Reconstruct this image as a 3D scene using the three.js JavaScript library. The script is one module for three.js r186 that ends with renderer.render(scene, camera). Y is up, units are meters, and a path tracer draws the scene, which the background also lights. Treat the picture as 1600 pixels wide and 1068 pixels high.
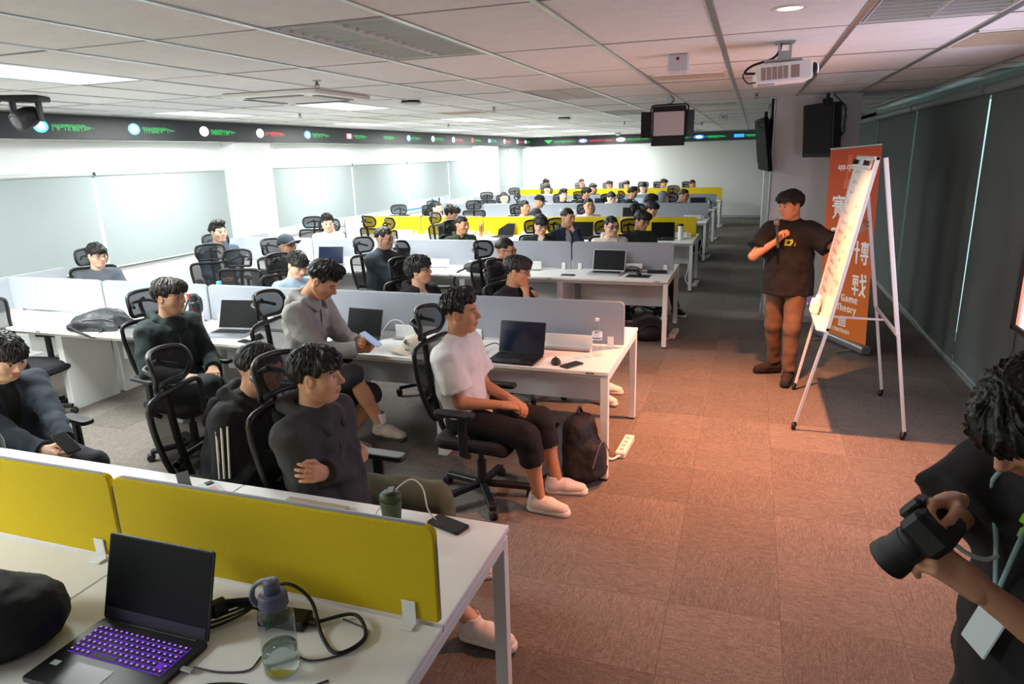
import * as THREE from 'three';
import { mergeGeometries } from 'three/addons/utils/BufferGeometryUtils.js';
import { RectAreaLightUniformsLib } from 'three/addons/lights/RectAreaLightUniformsLib.js';

// ---------------------------------------------------------------- camera, sky, big lights, exposure
const scene = new THREE.Scene();
const camera = new THREE.PerspectiveCamera(2 * Math.atan(534 / 1072.9) * 180 / Math.PI, 1600 / 1068, 0.05, 80);
camera.position.set(0.7787, 2.0754, -0.2313);
camera.rotation.set(-0.2641, 0.3345, -0.0274, 'YXZ');
const renderer = new THREE.WebGLRenderer({ antialias: true });
renderer.toneMapping = THREE.LinearToneMapping;
renderer.toneMappingExposure = 1.25;
renderer.shadowMap.enabled = true;
RectAreaLightUniformsLib.init();
scene.background = new THREE.Color().setRGB(1.5, 1.85, 2.1);       // pale daylight sky outside the blinds
const CEIL = 2.66, XL = -6.4, XW = -6.72, XR = 2.75, ZF = -23.37, ZN = 2.6;
const PANEL_GAIN = 38, PANEL_COLOR = new THREE.Color().setRGB(0.95, 1.0, 0.985);
const LAMP_COLOR = new THREE.Color().setRGB(1.0, 0.33, 0.13);
const COL_X = [-5.51, -3.59, -1.03, 1.53], ROW_Z = [0.015, -3.675, -7.365, -11.055, -14.745, -18.435, -22.125];
for (const x of COL_X.slice(0, 2)) for (const z of ROW_Z) {        // the lit fluorescent troffers on the window side
  const l = new THREE.RectAreaLight(PANEL_COLOR, PANEL_GAIN, 0.56, 1.12);
  l.position.set(x, CEIL - 0.025, z); l.rotation.x = -Math.PI / 2; scene.add(l);
}
for (const z of [-3.68, -5.56]) {                                    // the two warm downlights over the aisle
  const s = new THREE.SpotLight(LAMP_COLOR, z < -5 ? 58 : 19, 0, 0.86, 0.75, 2);
  s.position.set(0.89, CEIL - 0.02, z); s.target.position.set(0.89, 0, z); s.castShadow = true; s.shadow.radius = 2;
  scene.add(s, s.target);
}
{ // light of the bright projection screen, just in front of its face
  const l = new THREE.RectAreaLight(new THREE.Color().setRGB(0.86, 0.78, 1.0), 3.2, 1.9, 1.25);
  l.position.set(2.45, 1.52, -4.55); l.rotation.y = Math.PI / 2; scene.add(l);
}

// ---------------------------------------------------------------- helpers
let seed = 7;
const rnd = () => { seed = (seed * 1664525 + 1013904223) >>> 0; return seed / 4294967296; };
const rr = (a, b) => a + (b - a) * rnd();
const D = Math.PI / 180;
const V = (x, y, z) => new THREE.Vector3(x, y, z);
const A3 = (a) => V(a[0], a[1], a[2]);
const used = {};
function numbered(n) { used[n] = (used[n] ?? -1) + 1; return used[n] ? `${n}_${String(used[n]).padStart(3, '0')}` : n; }
function clean(g) {
  if (g.index) g = g.toNonIndexed();
  for (const k of Object.keys(g.attributes)) if (!['position', 'normal', 'uv'].includes(k)) g.deleteAttribute(k);
  g.morphAttributes = {};
  return g;
}
const merge = (gs) => { gs = [gs].flat(); return gs.length === 1 ? gs[0] : mergeGeometries(gs.map(clean), false); };
function mesh(name, gs, m, parent) {
  const o = new THREE.Mesh(merge(gs), m); o.castShadow = o.receiveShadow = true;
  o.name = parent ? name : numbered(name); (parent ?? scene).add(o); return o;
}
function shared(name, g, m, parent, p, r) { // a mesh on an already merged, shared geometry
  const o = new THREE.Mesh(g, m); o.castShadow = o.receiveShadow = true; o.name = parent ? name : numbered(name);
  if (p) o.position.set(...p); if (r) o.rotation.set(...r); (parent ?? scene).add(o); return o;
}
function tag(o, label, category, group, kind) { o.userData = { ...o.userData, label, category }; if (group) o.userData.group = group; if (kind) o.userData.kind = kind; return o; }
function thing(name, label, category, p = [0, 0, 0], turn = 0, group) {
  const o = new THREE.Group(); o.name = numbered(name); o.position.set(...p); o.rotation.y = turn; scene.add(o);
  return tag(o, label, category, group);
}
function structure(name, gs, m, label) { const o = mesh(name, gs, m); tag(o, label, name.split('_')[0], null, 'structure'); return o; }
function sub(name, parent, p = [0, 0, 0], r) { const o = new THREE.Group(); o.name = name; o.position.set(...p); if (r) o.rotation.set(...r); parent.add(o); return o; }
function cloneThing(o, p, turn, label) { const c = o.clone(); c.name = numbered(o.name.replace(/_\d{3}$/, '')); c.userData = { ...o.userData, label }; c.position.set(...p); c.rotation.y = turn; scene.add(c); return c; }

const mats = {};
function mat(hex, rough = 0.7, o = {}) {
  const k = JSON.stringify([hex, rough, o.metalness, o.opacity, o.emissiveIntensity, o.key]);
  if (o.key === undefined && (o.map || o.bumpMap)) return new THREE.MeshStandardMaterial({ color: hex, roughness: rough, ...o });
  if (!mats[k]) { const { key, ...rest } = o; mats[k] = new THREE.MeshStandardMaterial({ color: hex, roughness: rough, ...rest }); if (o.opacity !== undefined) mats[k].transparent = true; }
  return mats[k];
}
const dbl = { side: THREE.DoubleSide };
// chamfered box, 44 triangles, uv in metres
function bev(w, h, d, b = 0.004, x = 0, y = 0, z = 0) {
  b = Math.min(b, w * .45, h * .45, d * .45);
  const P = [], N = [], U = [], H = [w / 2, h / 2, d / 2];
  const vert = (s, ax) => s.map((q, i) => q * (i === ax ? H[i] : H[i] - b));
  const poly = (vs, n) => {
    const a = A3(vs[0]), c = A3(vs[1]).sub(a).cross(A3(vs[2]).sub(a));
    if (c.dot(A3(n)) < 0) vs = vs.slice().reverse();
    const L = Math.hypot(...n), m = n.map((q) => q / L), k = m.map(Math.abs).indexOf(Math.max(...m.map(Math.abs)));
    for (let i = 1; i < vs.length - 1; i++) for (const v of [vs[0], vs[i], vs[i + 1]]) { P.push(v[0] + x, v[1] + y, v[2] + z); N.push(...m); U.push(k === 0 ? v[2] : v[0], k === 1 ? v[2] : v[1]); }
  };
  for (let ax = 0; ax < 3; ax++) for (const s of [-1, 1]) {
    const [p, q] = [(ax + 1) % 3, (ax + 2) % 3];
    const mk = (i, j) => { const v = [0, 0, 0]; v[ax] = s; v[p] = i; v[q] = j; return v; };
    const n = [0, 0, 0]; n[ax] = s;
    poly([mk(-1, -1), mk(1, -1), mk(1, 1), mk(-1, 1)].map((v) => vert(v, ax)), n);
  }
  for (let ax = 0; ax < 3; ax++) { const [p, q] = [(ax + 1) % 3, (ax + 2) % 3];
    for (const i of [-1, 1]) for (const j of [-1, 1]) {
      const mk = (e) => { const v = [0, 0, 0]; v[ax] = e; v[p] = i; v[q] = j; return v; };
      const n = [0, 0, 0]; n[p] = i; n[q] = j;
      poly([vert(mk(-1), p), vert(mk(1), p), vert(mk(1), q), vert(mk(-1), q)], n);
    } }
  for (const i of [-1, 1]) for (const j of [-1, 1]) for (const k of [-1, 1]) { const s = [i, j, k]; poly([vert(s, 0), vert(s, 1), vert(s, 2)], s); }
  const g = new THREE.BufferGeometry();
  g.setAttribute('position', new THREE.Float32BufferAttribute(P, 3)); g.setAttribute('normal', new THREE.Float32BufferAttribute(N, 3)); g.setAttribute('uv', new THREE.Float32BufferAttribute(U, 2));
  return g;
}
function between(x0, x1, y0, y1, z0, z1, b = 0.003) { return bev(Math.abs(x1 - x0), Math.abs(y1 - y0), Math.abs(z1 - z0), b, (x0 + x1) / 2, (y0 + y1) / 2, (z0 + z1) / 2); }
function tf(g, p = [0, 0, 0], r = [0, 0, 0], s) { if (s) g.scale(...s); g.applyMatrix4(new THREE.Matrix4().makeRotationFromEuler(new THREE.Euler(...r))); g.translate(...p); return g; }
function tube(pts, r, seg = 24, rad = 8, closed = false, tension = 0.5) { return clean(new THREE.TubeGeometry(new THREE.CatmullRomCurve3(pts.map(A3), closed, 'catmullrom', tension), seg, r, rad, closed)); }
function rod(p, q, r1, r2 = r1, n = 10) { // tapered rod from p to q
  p = A3(p); q = A3(q); const L = p.distanceTo(q), g = new THREE.CylinderGeometry(r2, r1, L, n);
  g.applyQuaternion(new THREE.Quaternion().setFromUnitVectors(V(0, 1, 0), q.clone().sub(p).normalize())); g.translate((p.x + q.x) / 2, (p.y + q.y) / 2, (p.z + q.z) / 2); return clean(g);
}
function beam(p, q, w, h) { // square bar from p to q
  p = A3(p); q = A3(q); const L = p.distanceTo(q), g = bev(w, h, L, Math.min(w, h) * .12), f = q.clone().sub(p).normalize();
  const up = Math.abs(f.y) > .95 ? V(0, 0, 1) : V(0, 1, 0), x = up.clone().cross(f).normalize(), y = f.clone().cross(x);
  g.applyMatrix4(new THREE.Matrix4().makeBasis(x, y, f)); g.translate((p.x + q.x) / 2, (p.y + q.y) / 2, (p.z + q.z) / 2); return g;
}
const lathe = (pts, n = 24) => clean(new THREE.LatheGeometry(pts.map(([a, b]) => new THREE.Vector2(a, b)), n));
function rrect(w, h, r, cornersBottom = r) {
  const s = new THREE.Shape(), a = w / 2, b = h / 2, q = cornersBottom;
  s.moveTo(-a + q, -b); s.lineTo(a - q, -b); if (q) s.quadraticCurveTo(a, -b, a, -b + q); s.lineTo(a, b - r); s.quadraticCurveTo(a, b, a - r, b); s.lineTo(-a + r, b); s.quadraticCurveTo(-a, b, -a, b - r); s.lineTo(-a, -b + q); if (q) s.quadraticCurveTo(-a, -b, -a + q, -b);
  return s;
}
function slab(shape, t, b = 0.003, steps = 6) { // extruded, centred in z
  const g = new THREE.ExtrudeGeometry(shape, { depth: t - 2 * b, bevelEnabled: b > 0, bevelThickness: b, bevelSize: b, bevelOffset: -b, bevelSegments: 2, curveSegments: steps }); g.translate(0, 0, -(t - 2 * b) / 2); return clean(g);
}
// noise
const hsh = (x, y, z) => { let h = (x * 374761393 + y * 668265263 + z * 2147483647 ^ 0x9e3779b9) | 0; h = Math.imul(h ^ (h >>> 13), 1274126177); return ((h ^ (h >>> 16)) >>> 0) / 4294967296; };
function noise(x, y, z) {
  const X = Math.floor(x), Y = Math.floor(y), Z = Math.floor(z); x -= X; y -= Y; z -= Z;
  const u = x * x * (3 - 2 * x), v = y * y * (3 - 2 * y), w = z * z * (3 - 2 * z), l = (a, b, t) => a + (b - a) * t;
  return 2 * l(l(l(hsh(X, Y, Z), hsh(X + 1, Y, Z), u), l(hsh(X, Y + 1, Z), hsh(X + 1, Y + 1, Z), u), v), l(l(hsh(X, Y, Z + 1), hsh(X + 1, Y, Z + 1), u), l(hsh(X, Y + 1, Z + 1), hsh(X + 1, Y + 1, Z + 1), u), v), w) - 1;
}
function dataTex(n, f, srgb = true, rep) {
  const a = new Uint8Array(n * n * 4);
  for (let j = 0; j < n; j++) for (let i = 0; i < n; i++) { const c = f(i / n, j / n, i, j), k = (j * n + i) * 4; for (let q = 0; q < 3; q++) a[k + q] = Math.max(0, Math.min(255, (Array.isArray(c) ? c[q] : c) * 255)); a[k + 3] = 255; }
  const t = new THREE.DataTexture(a, n, n); t.wrapS = t.wrapT = THREE.RepeatWrapping; t.magFilter = THREE.LinearFilter; t.minFilter = THREE.LinearMipmapLinearFilter; t.generateMipmaps = true;
  if (srgb) t.colorSpace = THREE.SRGBColorSpace; if (rep) t.repeat.set(rep, rep); t.needsUpdate = true; return t;
}
function canvasTex(w, h, draw) { const c = document.createElement('canvas'); c.width = w; c.height = h; const g = c.getContext('2d'); draw(g, w, h); const t = new THREE.CanvasTexture(c); t.colorSpace = THREE.SRGBColorSpace; t.magFilter = THREE.LinearFilter; return t; }

// ---------------------------------------------------------------- the setting
const M = {
  wall: mat('#e9ecea', 0.85), column: mat('#d9d9dc', 0.8), white: mat('#f1f1ef', 0.55), tile: null,
  rail: mat('#c3c6c6', 0.3, { metalness: 0.85 }), joint: mat('#8c8a88', 0.6), black: mat('#101112', 0.55), blackGloss: mat('#0a0b0c', 0.28), dark: mat('#1b1d1f', 0.6),
  steel: mat('#b9bcc0', 0.35, { metalness: 0.8 }), desk: mat('#f2f2f0', 0.42), deskMetal: mat('#eeeeec', 0.4), greyFelt: null, yellowFelt: null, cable: mat('#141414', 0.5), cableWhite: mat('#e8e8e6', 0.5),
};
{ const n = dataTex(256, (u, v, i, j) => 0.5 + 0.25 * (hsh(i, j, 3) - .5) + 0.25 * (hsh(i >> 1, j >> 1, 5) - .5), false); n.repeat.set(6, 6);
  const t = dataTex(256, (u, v, i, j) => 0.93 + 0.05 * (hsh(i >> 1, j >> 1, 9) - .5) + 0.02 * (hsh(i >> 5, j >> 5, 2) - .5)); t.repeat.set(2, 2);
  M.tile = new THREE.MeshStandardMaterial({ color: '#f8f6f4', roughness: 0.9, map: t, bumpMap: n, bumpScale: 0.0006 });
  const felt = dataTex(128, (u, v, i, j) => 0.9 + 0.1 * hsh(i, j, 4)); felt.repeat.set(6, 6);
  M.greyFelt = new THREE.MeshStandardMaterial({ color: '#a9aeb8', roughness: 0.95, map: felt, bumpMap: n, bumpScale: 0.0004 });
  M.yellowFelt = new THREE.MeshStandardMaterial({ color: '#e2c412', roughness: 0.95, map: felt, bumpMap: n, bumpScale: 0.0004 });
  M.blind = new THREE.MeshStandardMaterial({ color: '#aab4b4', roughness: 0.9, map: felt });
  M.blindDark = new THREE.MeshStandardMaterial({ color: '#626a69', roughness: 0.9, map: felt });
}
// carpet: tiles laid quarter-turned, streaky loop pile
function carpetTex(s) {
  return dataTex(256, (u, v, i, j) => {
    const a = hsh(i, (j >> 3) + ((hsh(i, 0, s) * 8) | 0), s), b = hsh(i >> 1, (j + i * 3) >> 4, s + 4), c = hsh(i >> 6, j >> 6, s + 8), e = hsh(i, j, s + 1);
    const k = 0.40 + 0.10 * a + 0.05 * b + 0.17 * e + 0.02 * c; return [k * 1.02, k * 0.985, k * 0.95];
  });
}
const carpet = [0, 1, 2].map((q) => { const t = carpetTex(11 + q); t.repeat.set(1.15, 1.15); const m = new THREE.MeshStandardMaterial({ color: ['#c4beb8', '#b4aea8', '#bcb6b0'][q], roughness: 0.97, map: t, bumpMap: t, bumpScale: 0.004 }); return m; });
{
  const fl = structure('floor', between(-7.1, 3.1, -0.2, -0.012, ZF - 0.3, ZN + 0.2, 0), mat('#6a6560', 1), 'grey carpet tile floor of the office'); fl.userData.category = 'floor';
  const tg = bev(0.4992, 0.012, 0.4992, 0.0006), list = [], far = [[], [], []];
  for (let i = -14; i < 6; i++) for (let j = 5; j > -47; j--) {
    const x = 0.25 + i * 0.5 + 0.02, z = 0.1 + j * 0.5; if (x > XR + .2 || x < -7) continue;
    const near = x > -0.7 && z < -1.2 && z > -20 || (x > -6 && x <= -0.7 && z < -3 && z > -4.2) ;
    const d = Math.hypot(x - .8, z + .2) ; list.push({ x, z, turn: (i + j) & 1, q: (hsh(i + 50, j + 90, 1) * 3) | 0, w: near ? d : 900 + d });
  }
  list.sort((a, b) => a.w - b.w).forEach((t, n) => {
    if (n < 290) { const o = shared('carpet_tile', tg, carpet[t.q], fl, [t.x, -0.006, t.z], [0, t.turn * Math.PI / 2, 0]); }
    else { const g = tg.clone(); if (t.turn) g.rotateY(Math.PI / 2); g.translate(t.x, -0.006, t.z); far[t.q].push(g); }
  });
  far.forEach((g, q) => { const o = mesh('carpet_field', g, carpet[q], fl); o.userData.kind = 'stuff'; });
}
{ // ceiling: slab, lay-in tiles, T rails; troffers fill their own cells
  const c = structure('ceiling', between(-7.1, 3.1, 2.86, 3.0, ZF - 0.3, ZN + 0.2, 0), mat('#b9b7b4', 0.9), 'suspended ceiling of pale lay-in tiles on metal rails');
  const xs = []; for (let x = 0.57 - 0.64 * 11; x < XR; x += 0.64) xs.push(x); // left edges
  const z0 = -3.06 + 1.23 * 5, taken = new Set();
  for (const X of COL_X) for (const Z of ROW_Z) taken.add(`${Math.round((X - 0.57 - 0.32) / 0.64)}|${Math.round((-3.06 - 0.615 - Z) / 1.23)}`);
  const tg = bev(0.612, 0.016, 1.208, 0.004), near = bev(0.25, 0.016, 1.208, 0.004);
  for (let i = -11; i < 4; i++) for (let j = -5; j < 17; j++) {
    const x = 0.57 + 0.32 + i * 0.64, z = -3.06 - 0.615 - j * 1.23;
    if (taken.has(`${i}|${j}`) || z < ZF + 0.3 || z > ZN - .2) continue;
    if (x - 0.32 < XL - 0.1) continue;
    if (i === 3) shared('ceiling_tile', near, M.tile, c, [x - 0.18, CEIL + 0.008, z]);
    else shared('ceiling_tile', tg, M.tile, c, [x, CEIL + 0.008 + rr(-.002, .002), z], [0, 0, rr(-.002, .002)]);
  }
  const rg = bev(0.034, 0.03, ZN - ZF, 0.003), cg = bev(0.6, 0.014, 0.016, 0.002);
  for (let i = -10; i <= 3; i++) shared('ceiling_rail', rg, M.rail, c, [0.57 + i * 0.64, CEIL + 0.008, (ZN + ZF) / 2]);
  for (let j = -4; j < 17; j++) { const o = shared('cross_rail', bev(XR - XL, 0.012, 0.016, 0.002), M.joint, c, [(XL + XR) / 2, CEIL + 0.004, -3.06 - j * 1.23]); }
  mesh('edge_trim', [between(XL - .35, XL, CEIL, 2.9, ZF, ZN), between(XR - .12, XR + .3, CEIL, 2.9, ZF, ZN), between(XL, XR, CEIL, 2.9, ZF - .1, ZF + .35), between(XL, XR, CEIL, 2.9, ZN - .25, ZN + .1)], mat('#d6d5d2', 0.85), c);
}
// ---- window wall on the left
const PIL = [[-8.87, -9.68], [-18.72, -20.3]];
{
  const w = [between(XW - .2, XW, 0, 0.86, -20.3, ZN), between(XW - .2, XW, 1.99, 2.9, ZF - .3, ZN), between(XW - .2, XW, 0, 0.3, ZF - .3, -20.3)];
  PIL.forEach(([a, b], i) => structure(`wall_pillar_${i ? 'far' : 'near'}`, between(XW - .2, -6.46, 0, 2.9, b, a), M.wall, i ? 'white pillar at the far end of the window wall' : 'white pillar between the two window runs'));
  w.push(between(XW - .2, XW, 0.8, 2.0, 1.2, ZN), between(XW - .2, XW, .3, 2, ZF - .3, ZF));
  const wl = structure('wall_left', w, M.wall, 'white window wall with pillars and sills on the left');
  structure('baseboard_left', between(XW, XW + 0.012, 0, 0.08, ZF, ZN), mat('#c9cbca', 0.7), 'low baseboard along the white window wall');
  const bulk = structure('trim_1', between(XW - .05, XL - 0.02, 2.385, 2.9, ZF, ZN), mat('#cfd2d0', 0.85), 'dropped bulkhead carrying the ticker display over the windows');
  const pane = new THREE.MeshPhysicalMaterial({ color: '#eef6f8', transmission: 1, thickness: 0, roughness: 0.05 });
  const sill = mat('#f4f6f7', 0.5), blue = mat('#1d6fd0', 0.5), capM = mat('#c9cecd', 0.45);
  const wins = [[1.2, -8.87, [0.35, -1.97, -4.29, -6.61], 0.87], [-9.68, -18.72, [-12.4, -14.74, -17.06], 1.0]];
  wins.forEach(([za, zb, cuts, yb], n) => {
    const win = tag(mesh(`window_${n + 1}`, [between(XW - .14, XW + .03, 0.86, 0.9, zb, za), between(XW - .14, XW - .06, 1.95, 1.99, zb, za)], sill), n ? 'long white window run with four lowered roller blinds between the pillars' : 'white window run with wide roller blinds nearest the camera', 'window', null, 'structure');
    const edges = [za, ...cuts, zb];
    cuts.forEach((z) => mesh('mullion', between(XW - .14, XW - .05, 0.9, 1.95, z - .03, z + .03), sill, win));
    for (let i = 0; i < edges.length - 1; i++) {
      const a = edges[i], b = edges[i + 1];
      mesh('pane', between(XW - .105, XW - .1, 0.9, 1.95, b, a, 0), pane, win);
      const raised = n === 1 && i === 2;
      const L = n ? ['window bay beside the near pillar', 'second window bay past the near pillar', 'window bay where it hangs raised above blue frames', 'window bay beside the far pillar'][i] : ['bay behind the camera', 'second bay from the camera', 'left bay at the picture edge', 'bay left of the white mullion', 'wide bay beside the near pillar'][i];
      const bl = thing('roller_blind', `grey roller blind in the ${L}`, 'blind', [XW + 0.035, 0, (a + b) / 2], 0, 'grey roller blinds on the window side');
      const W = a - b - 0.05, y0 = raised ? 1.12 : yb;
      mesh('fabric', [0, 1, 2, 3, 4].map((k) => { const g = new THREE.PlaneGeometry(W, 2.0 - y0, 24, 8), p = g.attributes.position; for (let q = 0; q < p.count; q++) p.setZ(q, 0.004 * noise(p.getX(q) * 1.7 + i * 9, p.getY(q) * .8, n)); g.rotateY(Math.PI / 2); g.translate(0.002, (2.0 + y0) / 2, 0); return g; }).slice(0, 1), new THREE.MeshStandardMaterial({ ...{ color: '#aab4b4', roughness: 0.9, side: THREE.DoubleSide, map: M.blind.map } }), bl);
      mesh('cassette', tube([[0, 2.0, -W / 2], [0, 2.0, 0], [0, 2.0, W / 2]], 0.026, 2, 12), capM, bl);
      mesh('bottom_bar', tf(rod([0, y0, -W / 2], [0, y0, W / 2], 0.01), [0, 0, 0]), capM, bl);
      if (raised) { mesh('blue_frame', [between(XW - .07, XW - .05, 0.9, 0.94, b, a), between(XW - .07, XW - .05, .94, 1.12, b + .42, b + .5), between(XW - .07, XW - .05, .94, 1.1, a - 1.5, a - 1.42)], blue, win); }
    }
  });
  const fz = thing('roller_blind', 'tall grey roller blind filling the corner beside the far wall', 'blind', [XW + .03, 0, -21.85], 0, 'grey roller blinds on the window side');
  mesh('fabric', between(-.004, .004, 0.3, 2.37, -1.5, 0.0), M.blind, fz); mesh('fabric', between(-.004, .004, 0.3, 2.37, 0.04, 1.54), M.blind, fz); mesh('bottom_bar', rod([0, .3, -1.5], [0, .3, 1.54], .012), capM, fz);
}
{ // far wall, right wall of blinds, wall behind the camera, columns
  structure('wall_far', between(-7.1, 3.1, 0, 2.9, ZF - .25, ZF), M.wall, 'plain white far wall behind the last yellow row');
  structure('baseboard_far', between(XW, XR, 0, 0.09, ZF, ZF + .015), mat('#b9bbba', 0.7), 'grey baseboard along the far wall');
  structure('wall_near', between(-7.1, 3.1, 0, 2.9, ZN, ZN + .2), M.wall, 'wall behind the camera');
  const wr = structure('wall_right', [between(XR + .06, XR + .26, 2.5, 2.9, ZF, ZN), between(XR + .06, XR + .26, 0, 0.06, ZF, ZN), between(XR + .06, XR + .26, 0, 2.9, ZF, -14.5), between(XR + .06, XR + .26, 0, 2.9, -2.5, ZN)], mat('#8b908f', 0.85), 'dim window wall behind the tall dark blinds');
  mesh('floor_track', between(XR - .05, XR + .06, 0, 0.035, ZF, ZN), mat('#9aa09f', 0.4, { metalness: .4 }), wr);
  const pane = new THREE.MeshPhysicalMaterial({ color: '#dfeee8', transmission: 1, thickness: 0, roughness: 0.05 });
  const w3 = tag(mesh('window_3', [between(XR + .1, XR + .16, 0.06, .12, -14.5, -2.5)], mat('#777', .5)), 'tall glazing behind the dark blinds on the right', 'window', null, 'structure');
  for (let z = -14.5; z < -2.6; z += 1.5) { mesh('pane', between(XR + .12, XR + .125, .12, 2.5, z + .03, z + 1.47, 0), pane, w3); mesh('mullion', between(XR + .1, XR + .16, .12, 2.5, z - .03, z + .03), mat('#565b5a', .5), w3); }
  const place = ['behind the column', 'just past the orange banner', 'behind the rear easel legs', 'right of the easel', 'behind the easel foot', 'left of the bright screen', 'behind the bright screen', 'beside the photographer'];
  const cuts = [-13.6, -12.1, -10.6, -9.1, -7.6, -6.1, -4.6, -3.1, -1.6];
  for (let i = 0; i < 8; i++) {
    const a = cuts[i], b = cuts[i + 1], gap = i <= 2 ? 0.02 : -0.015, off = (i & 1) * 0.014;
    const o = thing('tall_roller_blind', `tall dark grey roller blind ${place[i]}`, 'blind', [XR - 0.03 - off, 0, (a + b) / 2], 0, 'tall dark blinds on the right');
    const W = b - a - gap, g = new THREE.PlaneGeometry(W, 2.46, 18, 10), p = g.attributes.position; for (let q = 0; q < p.count; q++) p.setZ(q, 0.006 * noise(p.getX(q) * 2.2 + i * 5, p.getY(q) * .7, 3)); g.rotateY(-Math.PI / 2); g.translate(0, 0.05 + 1.23, 0);
    mesh('fabric', g, new THREE.MeshStandardMaterial({ color: '#626a69', roughness: 0.9, side: THREE.DoubleSide, map: M.blindDark.map }), o);
    mesh('roller', rod([-.03, 2.53, -W / 2], [-.03, 2.53, W / 2], 0.045, 0.045, 14), mat('#7c8584', 0.5), o); mesh('bottom_bar', rod([0, .055, -W / 2], [0, .055, W / 2], 0.012), mat('#8f9695', .4), o);
    if (i === 4) mesh('pull_cord', rod([-.02, 2.5, W / 2 - .01], [-.02, .12, W / 2 - .01], .003, .003, 5), M.black, o);
  }
  // continuous dark blinds farther back, seen edge-on
  const ob = thing('tall_roller_blind', 'tall dark blind beyond the column in the far aisle', 'blind', [XR - .03, 0, -18.4], 0, 'tall dark blinds on the right'); mesh('fabric', between(-.003, .003, .05, 2.5, -4.7, 4.7), M.blindDark, ob); mesh('roller', rod([-.03, 2.53, -4.7], [-.03, 2.53, 4.7], .045, .045, 14), mat('#7c8584', .5), ob);
  structure('wall_column_near', between(0.99, 1.9, 0, 2.9, -9.95, -9.2, .006), M.column, 'square grey-white column behind the presenter carrying the black speaker');
  structure('baseboard_column', between(0.98, 1.91, 0, 0.08, -9.96, -9.19), mat('#a9a9ab', 0.7), 'grey baseboard around the near column');
  structure('trim_2', between(0.975, 0.99, 0.0, 2.64, -9.23, -9.19), M.steel, 'bright metal corner strip on the near column');
  structure('wall_column_far', between(1.06, 1.9, 0, 2.9, -20.6, -19.75, .006), M.column, 'far grey-white column at the end of the aisle');
}
// ---- LED ticker bands
function glyphRun(g, x, y, w, h, col) { // unreadable squashed quote text: upright strokes tapering to an arrow
  g.fillStyle = col;
  for (let i = 0; i < w; i += 3) { const k = i / w, hh = h * (k > .72 ? 1 - (k - .72) / .28 * .85 : 1) * (0.75 + .25 * hsh(i, x | 0, 3)); g.fillRect(x + i, y - hh / 2, 1.7, hh * (hsh(i, 7, x | 0) > .35 ? 1 : .45)); if (hsh(i, 2, x | 0) > .4) g.fillRect(x + i, y - hh / 2 + hh * (hsh(i, 9, 1) > .5 ? .0 : .42), 3, 2); }
}
const GREEN = '#1fc055', RED = '#e8352e';
function tickerTex(len, items) { // items: [pos m, icon colour, text colour, icon width m, text length m]
  return canvasTex(2048, 64, (g, w, h) => {
    g.fillStyle = '#15191b'; g.fillRect(0, 0, w, h); const s = w / len;
    for (const [p, ic, tc, iw, tl] of items) {
      if (ic) { const x = p * s, r = iw * s / 2; g.fillStyle = ic[0]; g.beginPath(); if (ic[2] === 'tri') { g.moveTo(x - r, h / 2 - 14); g.lineTo(x + r, h / 2 - 14); g.lineTo(x, h / 2 + 15); } else if (ic[2] === 'sq') g.rect(x - r, h / 2 - 12, 2 * r, 24); else g.ellipse(x, h / 2, r, 17, 0, 0, 7); g.fill(); if (ic[1]) { g.fillStyle = ic[1]; g.beginPath(); g.ellipse(x, h / 2, r * .62, 11, 0, 0, 7); g.fill(); } }
      glyphRun(g, (p + iw / 2 + .04) * s, h / 2 + 2, tl * s, 20, tc);
    }
  });
}
function ledBand(name, label, len, items, p, turn) {
  const t = tickerTex(len, items), o = thing(name, label, 'display', p, turn);
  mesh('housing', between(-len / 2, len / 2, -.131, .131, -.05, -.004, .004), M.black, o);
  const g = new THREE.PlaneGeometry(len, 0.254);
  mesh('screen', g, new THREE.MeshStandardMaterial({ color: '#05070a', roughness: 0.5, emissive: '#ffffff', emissiveMap: t, emissiveIntensity: 1.3 }), o);
}
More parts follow.
